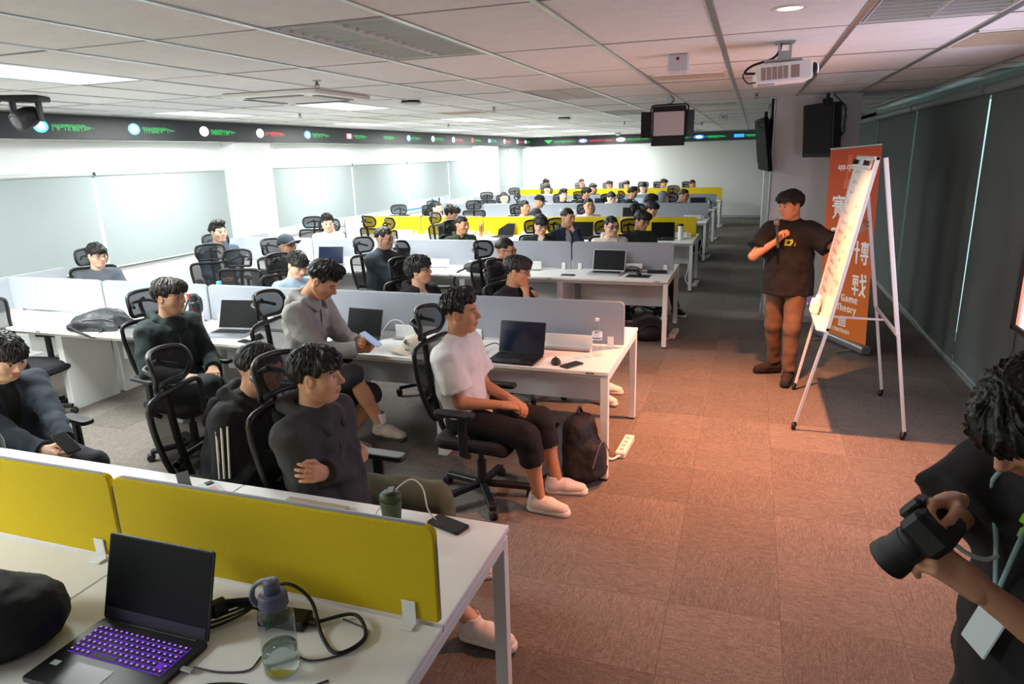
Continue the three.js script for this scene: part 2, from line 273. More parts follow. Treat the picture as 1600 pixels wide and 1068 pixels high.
{
  const zs = [-4.6, -5.85, -7.055, -8.227, -9.4, -10.627, -11.94, -13.1, -14.368, -15.617, -16.826, -18.118, -19.4, -20.71, -21.942, -22.8];
  const W = ['#d8fbff', '#ffffff'], B = ['#3aa8ff', '#f2fbff'];
  const ic = [W, ['#58d6ff', '#ffffff'], ['#7fd0ff', '#ffffff'], ['#f2e9f2', '#ffffff'], ['#ffffff', null], ['#58b8ff', '#eaf6ff'], ['#ff5a7a', '#fff', 'sq'], null, ['#58b8ff', '#fff'], ['#bff3f0', '#eafffd'], ['#fff', null], ['#ff5a3a', null], ['#9ff', null, 'sq'], ['#fff', null], ['#fff', null], ['#dff', null, 'sq']];
  const tc = [GREEN, GREEN, GREEN, GREEN, RED, GREEN, GREEN, GREEN, GREEN, GREEN, RED, GREEN, GREEN, RED, RED, GREEN];
  // band front faces +x, so its own +x axis runs towards -z
  for (const [k, z0, z1, lab] of [[0, ZN, -10.0, 'black ticker display over the windows, the half with large round icons'], [1, -10.0, ZF, 'black ticker display over the windows, the far half with small icons']]) {
    const len = z0 - z1, items = []; zs.forEach((z, i) => { if (z < z0 && z > z1) items.push([z0 - z, ic[i], tc[i], i < 5 ? .18 : .2, .5]); });
    if (!k) for (let z = -3.3; z < 2; z += 1.25) items.push([z0 - z, W, GREEN, .18, .5]);
    ledBand('ticker_display', lab, len, items, [XL, 2.515, (z0 + z1) / 2], Math.PI / 2);
  }
  const L = 1.0 - XL - .01; const at = (x) => x - XL - .01;
  ledBand('ticker_display', 'black ticker display across the top of the far wall', L, [[at(-5.75), ['#30e060', null, 'tri'], GREEN, .3, .75], [at(-4.57), ['#7a8cff', '#fff'], RED, .32, .85], [at(-3.32), ['#ffe9d0', '#fff'], GREEN, .32, .7], [at(-2.1), ['#cfd8e8', '#fff'], GREEN, .3, .8], [at(-.87), ['#2e7bff', '#e8f4ff'], GREEN, .34, .6], [at(.32), ['#2e9bff', null, 'sq'], GREEN, .3, .5]], [(XL + .01 + 1.0) / 2, 2.5, ZF + .08], 0);
  structure('trim_3', between(XL - .02, 1.06, 2.385, 2.9, ZF, ZF + .03), mat('#cfd2d0', .85), 'bulkhead face behind the far ticker display');
}
// ---- ceiling fittings
{
  const housing = mat('#e6e6e4', .5), blade = mat('#d2d4d2', 0.5), glow = new THREE.MeshStandardMaterial({ color: '#ffffff', emissive: '#f4fffc', emissiveIntensity: 5, roughness: .6 });
  const tubeOff = mat('#d6d8d6', .3);
  const colName = ['nearest the windows', 'in the second lit column', 'over the desk ends', 'over the aisle'];
  const rowName = ['above the camera', 'first in view', 'second in view', 'third in view', 'fourth in view', 'fifth in view', 'by the far wall'];
  const bg = bev(0.27, 0.04, 0.004, 0.001), sp = bev(0.006, 0.045, 1.16, 0.001);
  COL_X.forEach((X, c) => ROW_Z.forEach((Z, r) => {
    const lit = c < 2, o = thing('ceiling_light', `${lit ? 'lit white louvred' : 'unlit grey louvred'} ceiling light ${colName[c]}, ${rowName[r]}`, 'ceiling light', [X, CEIL, Z], 0, lit ? 'lit ceiling lights' : 'unlit ceiling lights');
    mesh('housing', [between(-.305, .305, .1, .115, -.605, .605), between(-.305, -.295, 0, .11, -.605, .605), between(.295, .305, 0, .11, -.605, .605), between(-.3, .3, 0, .11, -.605, -.595), between(-.3, .3, 0, .11, .595, .605)], housing, o);
    if (lit) mesh('diffuser', between(-.29, .29, .042, .052, -.59, .59), glow, o);
    else for (const x of [-.15, .15]) mesh('tube_lamp', rod([x, .07, -.58], [x, .07, .58], .013, .013, 8), tubeOff, o);
    mesh('louver_spine', [sp.clone().translate(0, .018, 0), sp.clone().translate(-.285, .018, 0), sp.clone().translate(.285, .018, 0)], blade, o);
    const n = 13, bm = blade;
    if (r < 3) { for (let k = 0; k < n; k++) for (const x of [-.143, .143]) shared('louver_blade', bg, bm, o, [x, .02, -.55 + k * 1.1 / (n - 1)]); }
    else { const gs = []; for (let k = 0; k < n; k++) for (const x of [-.143, .143]) gs.push(bg.clone().translate(x, .02, -.55 + k * 1.1 / (n - 1))); mesh('louver', gs, bm, o); }
  }));
  // warm recessed downlights
  for (const [z, l] of [[-3.68, 'glowing warm recessed downlight in the ceiling nearest the camera'], [-5.56, 'warm recessed downlight hidden behind the projector']]) {
    const o = thing('downlight', l, 'ceiling light', [.89, CEIL, z]);
    mesh('bezel', lathe([[.058, 0], [.058, -.006], [.075, -.006], [.08, .002], [.058, .002]], 32), mat('#e8e4e2', .5), o);
    mesh('bulb', lathe([[0, -.004], [.05, -.004], [.056, .002], [0, .003]], 28), new THREE.MeshStandardMaterial({ color: '#fff2ea', emissive: '#ffd9c0', emissiveIntensity: 1.7 }), o);
  }
  // four-way air-conditioning cassette
  const ac = thing('air_conditioner', 'square ceiling cassette air conditioner near the lit lights', 'air conditioner', [-3.15, CEIL, -5.85]);
  mesh('panel', tf(slab(rrect(.95, .95, .06), .035, .01), [0, -.022, 0], [Math.PI / 2, 0, 0]), mat('#ece9e4', .5), ac); mesh('intake_grille', [0, 1, 2, 3, 4, 5, 6, 7].map((k) => between(-.23, .23, -.045, -.039, -.23 + k * .062, -.2 + k * .062)), mat('#dedbd6', .5), ac);
  for (let k = 0; k < 4; k++) mesh('flap', tf(bev(.56, .008, .07, .003), [Math.cos(k * Math.PI / 2) * .36, -.043, Math.sin(k * Math.PI / 2) * .36], [k % 2 ? 0 : .0, k * Math.PI / 2 + Math.PI / 2, 0]), mat('#7a7874', .6), ac);
  // slot diffusers
  const diff = (x, z, w, d, label, m1) => { const o = thing('air_diffuser', label, 'air vent', [x, CEIL, z]); mesh('frame', [between(-w / 2, w / 2, -.008, .006, -d / 2, -d / 2 + .02), between(-w / 2, w / 2, -.008, .006, d / 2 - .02, d / 2), between(-w / 2, -w / 2 + .02, -.008, .006, -d / 2, d / 2), between(w / 2 - .02, w / 2, -.008, .006, -d / 2, d / 2)], housing, o); mesh('throat', between(-w / 2 + .02, w / 2 - .02, .004, .008, -d / 2 + .02, d / 2 - .02), mat('#5d574f', .8), o); const n = Math.round(d / .055); for (let k = 0; k < n; k++) mesh('slat', tf(bev(w - .03, .004, .038, .001), [0, -.002, -d / 2 + .03 + (k + .3) * (d - .05) / n], [.6, 0, 0]), m1, o); };
  const beige = mat('#c9b9a2', .6), greyV = mat('#bfbfbc', .6);
  diff(.25, -6.25, .58, .34, 'beige slot air diffuser behind the small white ceiling box', beige); diff(.25, -9.9, .58, .3, 'grey slot air diffuser behind the hanging panel light', greyV); diff(2.17, -5.15, .6, .62, 'beige slatted air diffuser at the right above the blinds', beige); diff(-2.95, -9.2, .6, .5, 'small beige slot diffuser between the far lit lights', beige);
  // detectors and sprinklers
  for (const [x, z, l] of [[-2.63, -7.04, 'round white wireless access disc on the ceiling, nearer one'], [-2.17, -11.6, 'round white access disc on the ceiling, farther one']]) { const o = thing('access_point', l, 'access point', [x, CEIL, z]); mesh('mount', lathe([[0, 0], [.09, 0], [.1, -.02], [0, -.02]], 24), M.dark, o); mesh('cover', lathe([[0, -.055], [.06, -.052], [.1, -.04], [.11, -.02], [0, -.02]], 28), mat('#dcdfdf', .5), o); }
  { const o = thing('smoke_detector', 'small white dome detector on the far ceiling edge', 'detector', [-3.0, CEIL, -21]); mesh('base', lathe([[0, 0], [.09, 0], [.09, -.03], [0, -.03]], 24), M.white, o); mesh('dome', lathe([[0, -.1], [.05, -.09], [.08, -.05], [.085, -.03], [0, -.03]], 24), M.white, o); }
  const spr = ['left of the cassette air conditioner', 'behind the nearer access disc', 'above the far desks', 'above the ticker corner', 'just left of the hanging speaker column', 'near the wall display', 'over the far middle rows', 'over the far aisle'];
  [[-2.36, -4.96], [-2.26, -8.54], [-4.6, -7.9], [-4.4, -12], [.77, -8.5], [.95, -10.6], [-1.6, -14], [-.3, -16]].forEach(([x, z], i) => { const o = thing('sprinkler', `small pendant fire sprinkler ${spr[i]}`, 'sprinkler', [x, CEIL, z], 0, 'pendant sprinklers'); mesh('escutcheon', lathe([[0, 0], [.035, 0], [.03, -.006], [0, -.006]], 16), M.steel, o); mesh('head', [rod([0, 0, 0], [0, -.035, 0], .011, .008, 8), tube([[-.012, -.02, 0], [-.018, -.04, 0], [0, -.058, 0], [.018, -.04, 0], [.012, -.02, 0]], .003, 12, 5), rod([0, -.06, 0], [0, -.057, 0], .02, .02, 12)], mat('#6e675f', .4, { metalness: .6 }), o); });
  { const o = thing('sensor_box', 'small white square box with red mark on the ceiling', 'sensor', [.3, CEIL, -4.93]); mesh('case', between(-.062, .062, -.11, 0, -.06, .06, .008), mat('#cfd0da', .5), o); mesh('red_mark', between(-.009, .009, -.04, -.022, .06, .062, .0005), mat('#8a1c2c', .5), o); }
  { const o = thing('sensor_box', 'tiny pale ceiling box near the far ticker display', 'sensor', [.25, CEIL, -13.0]); mesh('case', between(-.07, .07, -.09, 0, -.05, .05, .008), mat('#cfd5da', .5), o); mesh('port', between(-.012, .012, -.05, -.03, .05, .052, .0005), M.dark, o); }
}
{ // moving-head stage light at the left
  const o = thing('moving_head_light', 'black moving-head stage light hanging from the ceiling at left', 'stage light', [-4.95, CEIL, -4.62], .5);
  mesh('base', between(-.15, .15, -.045, 0, -.12, .12, .01), M.black, o); mesh('yoke', [between(-.11, -.085, -.2, -.04, -.04, .04, .008), between(.085, .11, -.2, -.04, -.04, .04, .008), rod([0, -.05, 0], [0, -.03, 0], .09, .09, 20)], M.dark, o);
  const hd = mesh('lamp_head', tf(lathe([[0, .1], [.06, .09], [.08, .03], [.085, -.05], [.075, -.1], [.06, -.11], [0, -.1]], 24), [0, -.17, .02], [-1.1, 0, -.5]), M.black, o); mesh('lens', tf(lathe([[0, -.112], [.045, -.11], [.055, -.105]], 24), [0, -.17, .02], [-1.1, 0, -.5]), mat('#4a4446', .15), hd);
  mesh('cable', tube([[-.14, -.02, 0], [-.22, -.06, .05], [-.32, -.03, .1]], .006, 14, 6), M.cable, o);
}

// ---------------------------------------------------------------- hung equipment on the right
const matteBlack = new THREE.MeshPhysicalMaterial({ color: '#0d0e10', roughness: .8, specularIntensity: .25 });
{ // LED panel light with barn doors
  const o = thing('panel_light', 'black LED panel light with barn doors hanging unlit from the ceiling', 'studio light', [-.1, CEIL, -8.1], -.12);
  mesh('clamp', [rod([0, 0, 0], [0, -.09, 0], .018), between(-.03, .03, -.09, -.03, -.025, .025, .005)], M.steel, o);
  mesh('yoke', tube([[-.2, -.34, 0], [-.2, -.13, 0], [-.17, -.1, 0], [.17, -.1, 0], [.2, -.13, 0], [.2, -.34, 0]], .008, 40, 8, false, .15), M.black, o);
  mesh('body', between(-.185, .185, -.43, -.15, -.06, .02, .01), M.black, o); mesh('diffuser', between(-.165, .165, -.415, -.17, .02, .026, .003), mat('#c7bcc2', .5), o);
  for (const s of [-1, 1]) mesh('barn_door', tf(bev(.13, .27, .004, .001), [s * .235, -.3, .055], [0, -s * .75, 0]), M.black, o);
  mesh('barn_door', tf(bev(.36, .1, .004, .001), [0, -.475, .04], [-.35, 0, 0]), M.black, o); mesh('barn_door', tf(bev(.36, .05, .004, .001), [0, -.135, .03], [.6, 0, 0]), M.black, o);
  mesh('cable', tube([[.03, -.02, 0], [.05, -.06, .02], [.0, -.1, .02], [.02, -.16, 0]], .004, 18, 6), M.cable, o);
}
{ // ceiling projector: lens towards the screen on the right
  const o = thing('projector', 'white projector mounted under the ceiling with its lens to the right', 'projector', [.91, CEIL, -4.72], .1);
  const w = mat('#eeeae8', .45);
  mesh('bracket', [between(-.05, .05, -.01, 0, -.05, .05, .002), between(-.035, -.025, -.09, 0, -.03, .03, .002), between(.025, .035, -.09, 0, -.03, .03, .002), between(-.035, .035, -.1, -.05, .02, .028, .002), between(-.11, .09, -.105, -.095, -.04, .05, .003), beam([-.1, -.1, .03], [-.1, -.12, .03], .015, .015), beam([.09, -.1, .03], [.09, -.12, .03], .015, .015)], M.steel, o);
  const b = mesh('body', tf(slab(rrect(.3, .105, .022), .24, .012), [0, -.165, -.05], [0, 0, .06]), w, o);
  const gr = []; for (let k = 0; k < 11; k++) for (const [x0, x1] of [[-.125, -.1], [-.095, -.07], [-.065, -.04], [-.035, -.01], [-.005, .02], [.035, .08]]) gr.push([x0, x1, -.2 + k * .0062]);
  const gm = mat('#8d6154', .7), bars = gr.map(([a, c, y]) => tf(between(a, c, y, y + .0036, .0695, .072, .0006), [.0, -.0, 0], [0, 0, .06]));
  const grille = mesh('vent_grille', bars.map((g) => tf(g, [-.012, 0, 0])), gm, o);
  mesh('foot', tf(bev(.09, .012, .05, .004), [-.09, -.228, .02], [0, 0, .06]), mat('#b8b3ba', .5), o);
  const ln = mesh('lens', tf(lathe([[0, .03], [.026, .028], [.034, .02], [.036, 0], [0, 0]], 24), [.148, -.155, .03], [0, 0, -Math.PI / 2 + .06]), M.dark, o);
  mesh('lens_glow', tf(lathe([[0, .034], [.02, .033], [.026, .029], [0, .027]], 20), [.148, -.155, .03], [0, 0, -Math.PI / 2 + .06]), new THREE.MeshStandardMaterial({ color: '#dfe6ff', emissive: '#cfd8ff', emissiveIntensity: 2 }), o);
  mesh('cable', tube([[-.02, 0, .0], [-.03, -.05, .01], [-.07, -.09, .02], [-.17, -.12, .02], [-.21, -.155, .0], [-.15, -.16, -.02]], .007, 40, 7), M.cable, o); mesh('cable', tube([[-.21, -.15, .0], [-.22, -.18, .02], [-.19, -.215, .02], [-.145, -.21, 0]], .004, 24, 6), M.cable, o);
}
{ // loudspeaker on the near column
  const o = thing('loudspeaker', 'large black loudspeaker hung on the grey column above the banner', 'loudspeaker', [1.5, 2.27, -8.93], -.5);
  const s = new THREE.Shape(); s.moveTo(-.17, .17); s.lineTo(.17, .17); s.lineTo(.12, -.14); s.lineTo(-.12, -.14); s.closePath();
  const g = slab(s, .56, .012); g.rotateX(Math.PI / 2); mesh('cabinet', tf(g, [0, 0, -.03], [.12, 0, 0]), M.black, o); mesh('grille', tf(between(-.155, .155, -.26, .26, .0, .008, .004), [0, 0, .139], [.12, 0, 0]), mat('#17191a', .85), o);
  mesh('bracket', [between(-.02, .02, .27, .34, -.06, -.02, .004), between(-.05, -.03, .24, .33, -.06, -.02, .003), between(.03, .05, .24, .33, -.06, -.02, .003), beam([0, .33, -.04], [0, .385, -.04], .03, .03)], M.black, o);
  mesh('cable', tube([[.05, .38, -.06], [.14, .3, -.02], [.2, .22, -.06], [.17, .1, -.1], [.19, -.02, -.1], [.1, -.1, -.16]], .006, 40, 6), M.cable, o); mesh('cable', tube([[.06, .36, -.06], [.17, .27, -.02], [.21, .14, -.05], [.18, .05, -.1], [.12, -.1, -.15]], .005, 40, 6), M.cable, o);
}
{ // wall displays on arms, seen edge-on
  const o = thing('wall_display', 'thin black display seen edge-on, arm-mounted beside the near column', 'display', [.9, 2.13, -9.55], .1);
  mesh('panel', tf(bev(.05, .62, 1.05, .008), [-.02, 0, 0], [0, 0, .14]), matteBlack, o); mesh('back_box', tf(bev(.07, .3, .5, .01), [.03, 0, 0], [0, 0, .14]), M.black, o); mesh('mount_arm', [between(.03, .085, -.1, .3, -.1, .1, .006), between(.045, .075, -.18, .53, -.05, .05, .004)], M.black, o);
  mesh('cable', tube([[-.06, .28, .4], [-.13, .25, .42], [-.12, .2, .42], [-.05, .18, .35]], .005, 20, 6), M.cable, o);
  const p = thing('wall_display', 'second smaller black display seen edge-on farther down the aisle', 'display', [.88, 2.16, -12.6], .1); mesh('panel', tf(bev(.05, .6, 1.0, .008), [0, 0, 0], [0, 0, .12]), matteBlack, p); mesh('pole', rod([.05, .1, 0], [.05, .5, 0], .025), M.black, p);
}
{ // projection screen at the right edge
  const o = thing('projection_screen', 'bright framed projection screen cut by the right picture edge', 'screen', [2.5, 1.52, -4.55], -Math.PI / 2);
  const W = 2.0, H = 1.3;
  mesh('frame', [between(-W / 2, W / 2, -H / 2, -H / 2 + .035, -.03, .02), between(-W / 2, W / 2, H / 2 - .035, H / 2, -.03, .02), between(-W / 2, -W / 2 + .035, -H / 2, H / 2, -.03, .02), between(W / 2 - .035, W / 2, -H / 2, H / 2, -.03, .02), between(-W / 2, W / 2, -H / 2, H / 2, -.03, -.01)], M.black, o);
  const t = canvasTex(512, 320, (g, w, h) => { g.fillStyle = '#efeefc'; g.fillRect(0, 0, w, h); g.fillStyle = '#e79a86'; g.fillRect(0, 0, 14, h); g.fillStyle = '#e0d6d4'; g.fillRect(14, 0, 10, h); });
  mesh('picture', tf(new THREE.PlaneGeometry(W - .07, H - .07), [0, 0, .001]), new THREE.MeshStandardMaterial({ color: '#333', emissive: '#ffffff', emissiveMap: t, emissiveIntensity: .95, roughness: .9 }), o);
  mesh('hanger', [rod([-.8, H / 2, -.02], [-.8, CEIL - 1.52, -.02], .012), rod([.8, H / 2, -.02], [.8, CEIL - 1.52, -.02], .012)], M.steel, o);
}
{ // roll-up banner
  const a = V(1.985, 0, -7.80), b = V(1.60, 0, -8.57), dir = b.clone().sub(a), W = .85, ang = Math.atan2(-(a.z - b.z), a.x - b.x);
  const o = thing('roll_up_banner', 'orange roll-up banner with white lettering behind the easel', 'banner', [(a.x + b.x) / 2, 0, (a.z + b.z) / 2], ang);
  const t = canvasTex(512, 1200, (g, w, h) => {
    const gr = g.createLinearGradient(0, 0, 0, h); gr.addColorStop(0, '#c8461c'); gr.addColorStop(1, '#e8791a'); g.fillStyle = gr; g.fillRect(0, 0, w, h);
    g.fillStyle = 'rgba(255,150,110,.45)'; g.fillRect(196, 40, 40, 110); g.fillRect(170, 190, 60, 60); g.fillRect(190, 150, 20, 40); g.fillStyle = 'rgba(190,60,60,.4)'; g.fillRect(180, 350, 44, 50);
    g.fillStyle = '#fff'; g.font = 'bold 46px sans-serif'; g.fillText('app.cybotrade', 96, 128);
    // bold brush-cut characters, drawn as strokes in a 100-unit box
    const ch = (x, y, s, st) => { for (const [a, b, c, d, k] of st) { g.lineWidth = (k ?? 11) * s; g.lineCap = 'butt'; g.strokeStyle = '#fff'; g.beginPath(); g.moveTo(x + a * s, y + b * s); g.lineTo(x + c * s, y + d * s); g.stroke(); } };
    const sai = [[50, 0, 50, 10], [6, 12, 94, 12], [10, 8, 10, 26], [90, 8, 90, 26], [20, 26, 80, 26, 8], [16, 36, 84, 36, 8], [4, 46, 96, 46, 8], [36, 20, 36, 48, 8], [64, 20, 64, 48, 8], [28, 54, 72, 54, 7], [28, 63, 72, 63, 7], [28, 72, 72, 72, 7], [28, 52, 28, 80, 8], [72, 52, 72, 80, 8], [40, 78, 14, 98, 9], [60, 78, 88, 98, 9]];
    const ju = [[14, 4, 90, 4], [88, 0, 88, 32], [14, 26, 90, 26], [16, 0, 16, 60], [16, 58, 6, 98], [28, 44, 92, 44], [90, 40, 88, 96], [90, 94, 74, 94], [34, 58, 70, 58, 9], [34, 82, 70, 82, 9], [36, 58, 36, 86, 9], [68, 58, 68, 86, 9]];
    const bo = [[4, 40, 40, 40], [22, 4, 22, 98], [46, 14, 98, 14], [52, 24, 92, 24, 8], [52, 36, 92, 36, 8], [52, 48, 92, 48, 8], [54, 22, 54, 52, 8], [90, 22, 90, 52, 8], [72, 4, 72, 56, 9], [44, 62, 98, 62], [84, 54, 84, 96], [84, 94, 68, 94], [56, 72, 64, 84]];
    const zhan = [[4, 18, 48, 18, 9], [10, 30, 44, 30, 8], [10, 44, 44, 44, 8], [12, 28, 12, 58, 8], [42, 28, 42, 58, 8], [26, 28, 26, 98, 9], [4, 72, 50, 72, 10], [54, 36, 98, 28], [66, 4, 82, 90], [80, 84, 96, 96], [94, 50, 56, 96], [84, 6, 94, 18]];
    ch(60, 290, 1.5, sai); ch(60, 500, 1.5, ju); ch(330, 560, 1.5, bo); ch(330, 760, 1.5, zhan);
    g.font = 'bold 62px sans-serif'; g.fillText('Game', 230, 960); g.fillText('Theory', 190, 1026);
    g.strokeStyle = '#fff'; g.lineWidth = 9; g.strokeRect(226, 1078, 66, 44); g.lineWidth = 6; for (const q of [236, 252, 268, 284]) { g.beginPath(); g.moveTo(q, 1072); g.lineTo(q, 1052 + Math.abs(q - 260) * .4); g.stroke(); } g.strokeRect(238, 1090, 20, 18); g.strokeRect(262, 1090, 18, 18);
    g.font = 'bold 34px sans-serif'; g.fillText('CYBOTRADE', 150, 1168);
  });
  const pg = new THREE.PlaneGeometry(W, 1.98, 1, 20); { const p = pg.attributes.position; for (let q = 0; q < p.count; q++) p.setZ(q, .012 * Math.cos(p.getY(q) * 1.3)); }
  mesh('printed_sheet', tf(pg, [0, 1.08, 0]), new THREE.MeshStandardMaterial({ map: t, roughness: .7, side: THREE.DoubleSide }), o);
  mesh('top_rail', rod([-W / 2, 2.075, 0], [W / 2, 2.075, 0], .012), M.steel, o);
  mesh('base_case', tf(slab(rrect(.11, .08, .03), W + .03, .006), [0, .055, 0], [0, Math.PI / 2, 0]), M.steel, o);
  for (const x of [-.25, .25]) mesh('foot', [rod([x, .012, .03], [x + .02, .012, .22], .008), rod([x, .012, -.03], [x, .012, -.16], .008)], M.steel, o); mesh('support_pole', rod([0, .06, -.03], [0, 2.07, -.015], .008), M.steel, o); for (const c of o.children) if (['printed_sheet', 'top_rail', 'support_pole'].includes(c.name)) { c.rotation.z = .04; c.position.x = .003; }
}
{ // whiteboard easel: board faces the audience (towards -x), seen at a grazing angle
  const o = thing('whiteboard_easel', 'tall white easel board covered in handwriting beside the presenter', 'easel', [1.2, 0, -6.03]);
  const wm = mat('#ddd6d4', .4), zn = .48, zf = -.49;
  const fr = (z) => [[0, .03, z], [.37, 1.98, z * .98]];
  for (const [i, z] of [[0, zn], [1, zf]]) {
    const f0 = [0.0 + i * .05, .05, z], f1 = [.17 + i * .02, .82, z * .985], f2 = [.375, 2.0, z * .97];
    mesh('front_leg', beam(f0, f1, .022, .022), wm, o);
    mesh('rear_leg', [beam([.74, .05, z], [.62, .8, z * .99], .022, .022), beam([.62, .78, z * .99], [.42, 2.0, z * .97], .028, .03)], wm, o);
    for (const p of [[f0[0], .0, z], [.74, 0, z]]) mesh('caster', [tf(lathe([[0, -.014], [.024, -.014], [.028, 0], [.024, .014], [0, .014]], 16), [p[0] - .01, .028, p[2]], [0, 0, Math.PI / 2]), rod([p[0], .03, p[2]], [p[0], .065, p[2]], .014)], M.black, o);
  }
  mesh('cross_bar', beam([.19, .79, 0], [.625, .78, 0], .016, .016), wm, o); mesh('rear_brace', beam([.62, .78, zf], [.62, .78, zn], .022, .022), wm, o);
  const ang = Math.atan2(.375 - .165, 2.0 - .79);
  const board = sub('board', o, [.27, 1.395, 0], [0, -Math.PI / 2, 0]); // local +z faces -x
  const bw = .97, bh = 1.24, rot = [-ang, 0, 0];
  const tx = canvasTex(768, 1024, (g, w, h) => {
    g.fillStyle = '#d6d1cf'; g.fillRect(0, 0, w, h); g.lineCap = 'round';
    let s = 3; const R = () => { s = (s * 1664525 + 1013904223) >>> 0; return s / 4294967296; };
    const scr = (x, y, n, sz, c) => { g.strokeStyle = c; g.lineWidth = 5.5; for (let i = 0; i < n; i++) { g.beginPath(); const X = x + i * sz * 1.1; g.moveTo(X + R() * sz * .4, y + R() * sz); for (let k = 0; k < 3; k++) g.lineTo(X + R() * sz, y + (R() - .3) * sz * 1.3); g.stroke(); } };
    for (let r = 0; r < 13; r++) { scr(60 + R() * 60, 70 + r * 68, 5 + R() * 9 | 0, 24, '#14141c'); if (R() > .35) scr(400 + R() * 120, 70 + r * 68 + R() * 20, 3 + R() * 6 | 0, 24, r === 1 || r === 2 ? '#a02418' : '#191a22'); }
    scr(120, 180, 6, 26, '#c2412f'); g.strokeStyle = '#444'; g.lineWidth = 3; g.beginPath(); g.moveTo(80, 760); g.lineTo(300, 690); g.lineTo(520, 820); g.stroke();
  });
  mesh('panel', tf(bev(bw - .03, bh - .03, .014, .002), [0, 0, 0], rot), mat('#cfcbc9', .35), board);
  mesh('writing_surface', tf(tf(new THREE.PlaneGeometry(bw - .06, bh - .06), [0, 0, .0082]), [0, 0, 0], rot), new THREE.MeshStandardMaterial({ map: tx, roughness: .3 }), board);
  mesh('board_frame', [between(-bw / 2, bw / 2, bh / 2 - .025, bh / 2, -.012, .014), between(-bw / 2, bw / 2, -bh / 2, -bh / 2 + .025, -.012, .014), between(-bw / 2, -bw / 2 + .02, -bh / 2, bh / 2, -.012, .014), between(bw / 2 - .02, bw / 2, -bh / 2, bh / 2, -.012, .014)].map((g) => tf(g, [0, 0, 0], rot)), wm, board);
  mesh('paper_clamp', tf(between(-bw / 2 + .08, bw / 2 - .08, bh / 2 - .09, bh / 2 - .005, .012, .022), [0, 0, 0], rot), M.steel, board);
  for (const x of [-.28, .28]) mesh('clamp_knob', tf(tf(rod([x, bh / 2 - .05, .02], [x, bh / 2 - .05, .055], .016, .02, 12), [0, 0, 0]), [0, 0, 0], rot), M.black, board);
  mesh('pen_tray', tf(between(-bw / 2, bw / 2, -bh / 2 - .012, -bh / 2, .0, .075, .003), [0, 0, 0], rot), wm, board);
  const er = thing('whiteboard_eraser', 'blue and black whiteboard eraser on the easel tray', 'eraser', [1.305, .825, -6.3]); mesh('felt', between(-.022, .022, -.03, -.008, -.07, .07, .004), M.black, er); mesh('grip', between(-.024, .024, -.008, .03, -.07, .07, .008), mat('#2b2fa8', .5), er);
  const cp = thing('tissue_pack', 'white paper pack standing on the easel tray', 'pack', [1.315, .845, -6.12]); mesh('pack', tf(between(-.03, .03, -.05, .06, -.07, .07, .012), [0, 0, 0], [0, 0, -.15]), mat('#efe9e6', .7), cp); mesh('flap', tf(between(-.02, .02, .06, .1, -.03, .03, .01), [.0, 0, 0], [0, 0, -.3]), mat('#f6f2f0', .7), cp);
}
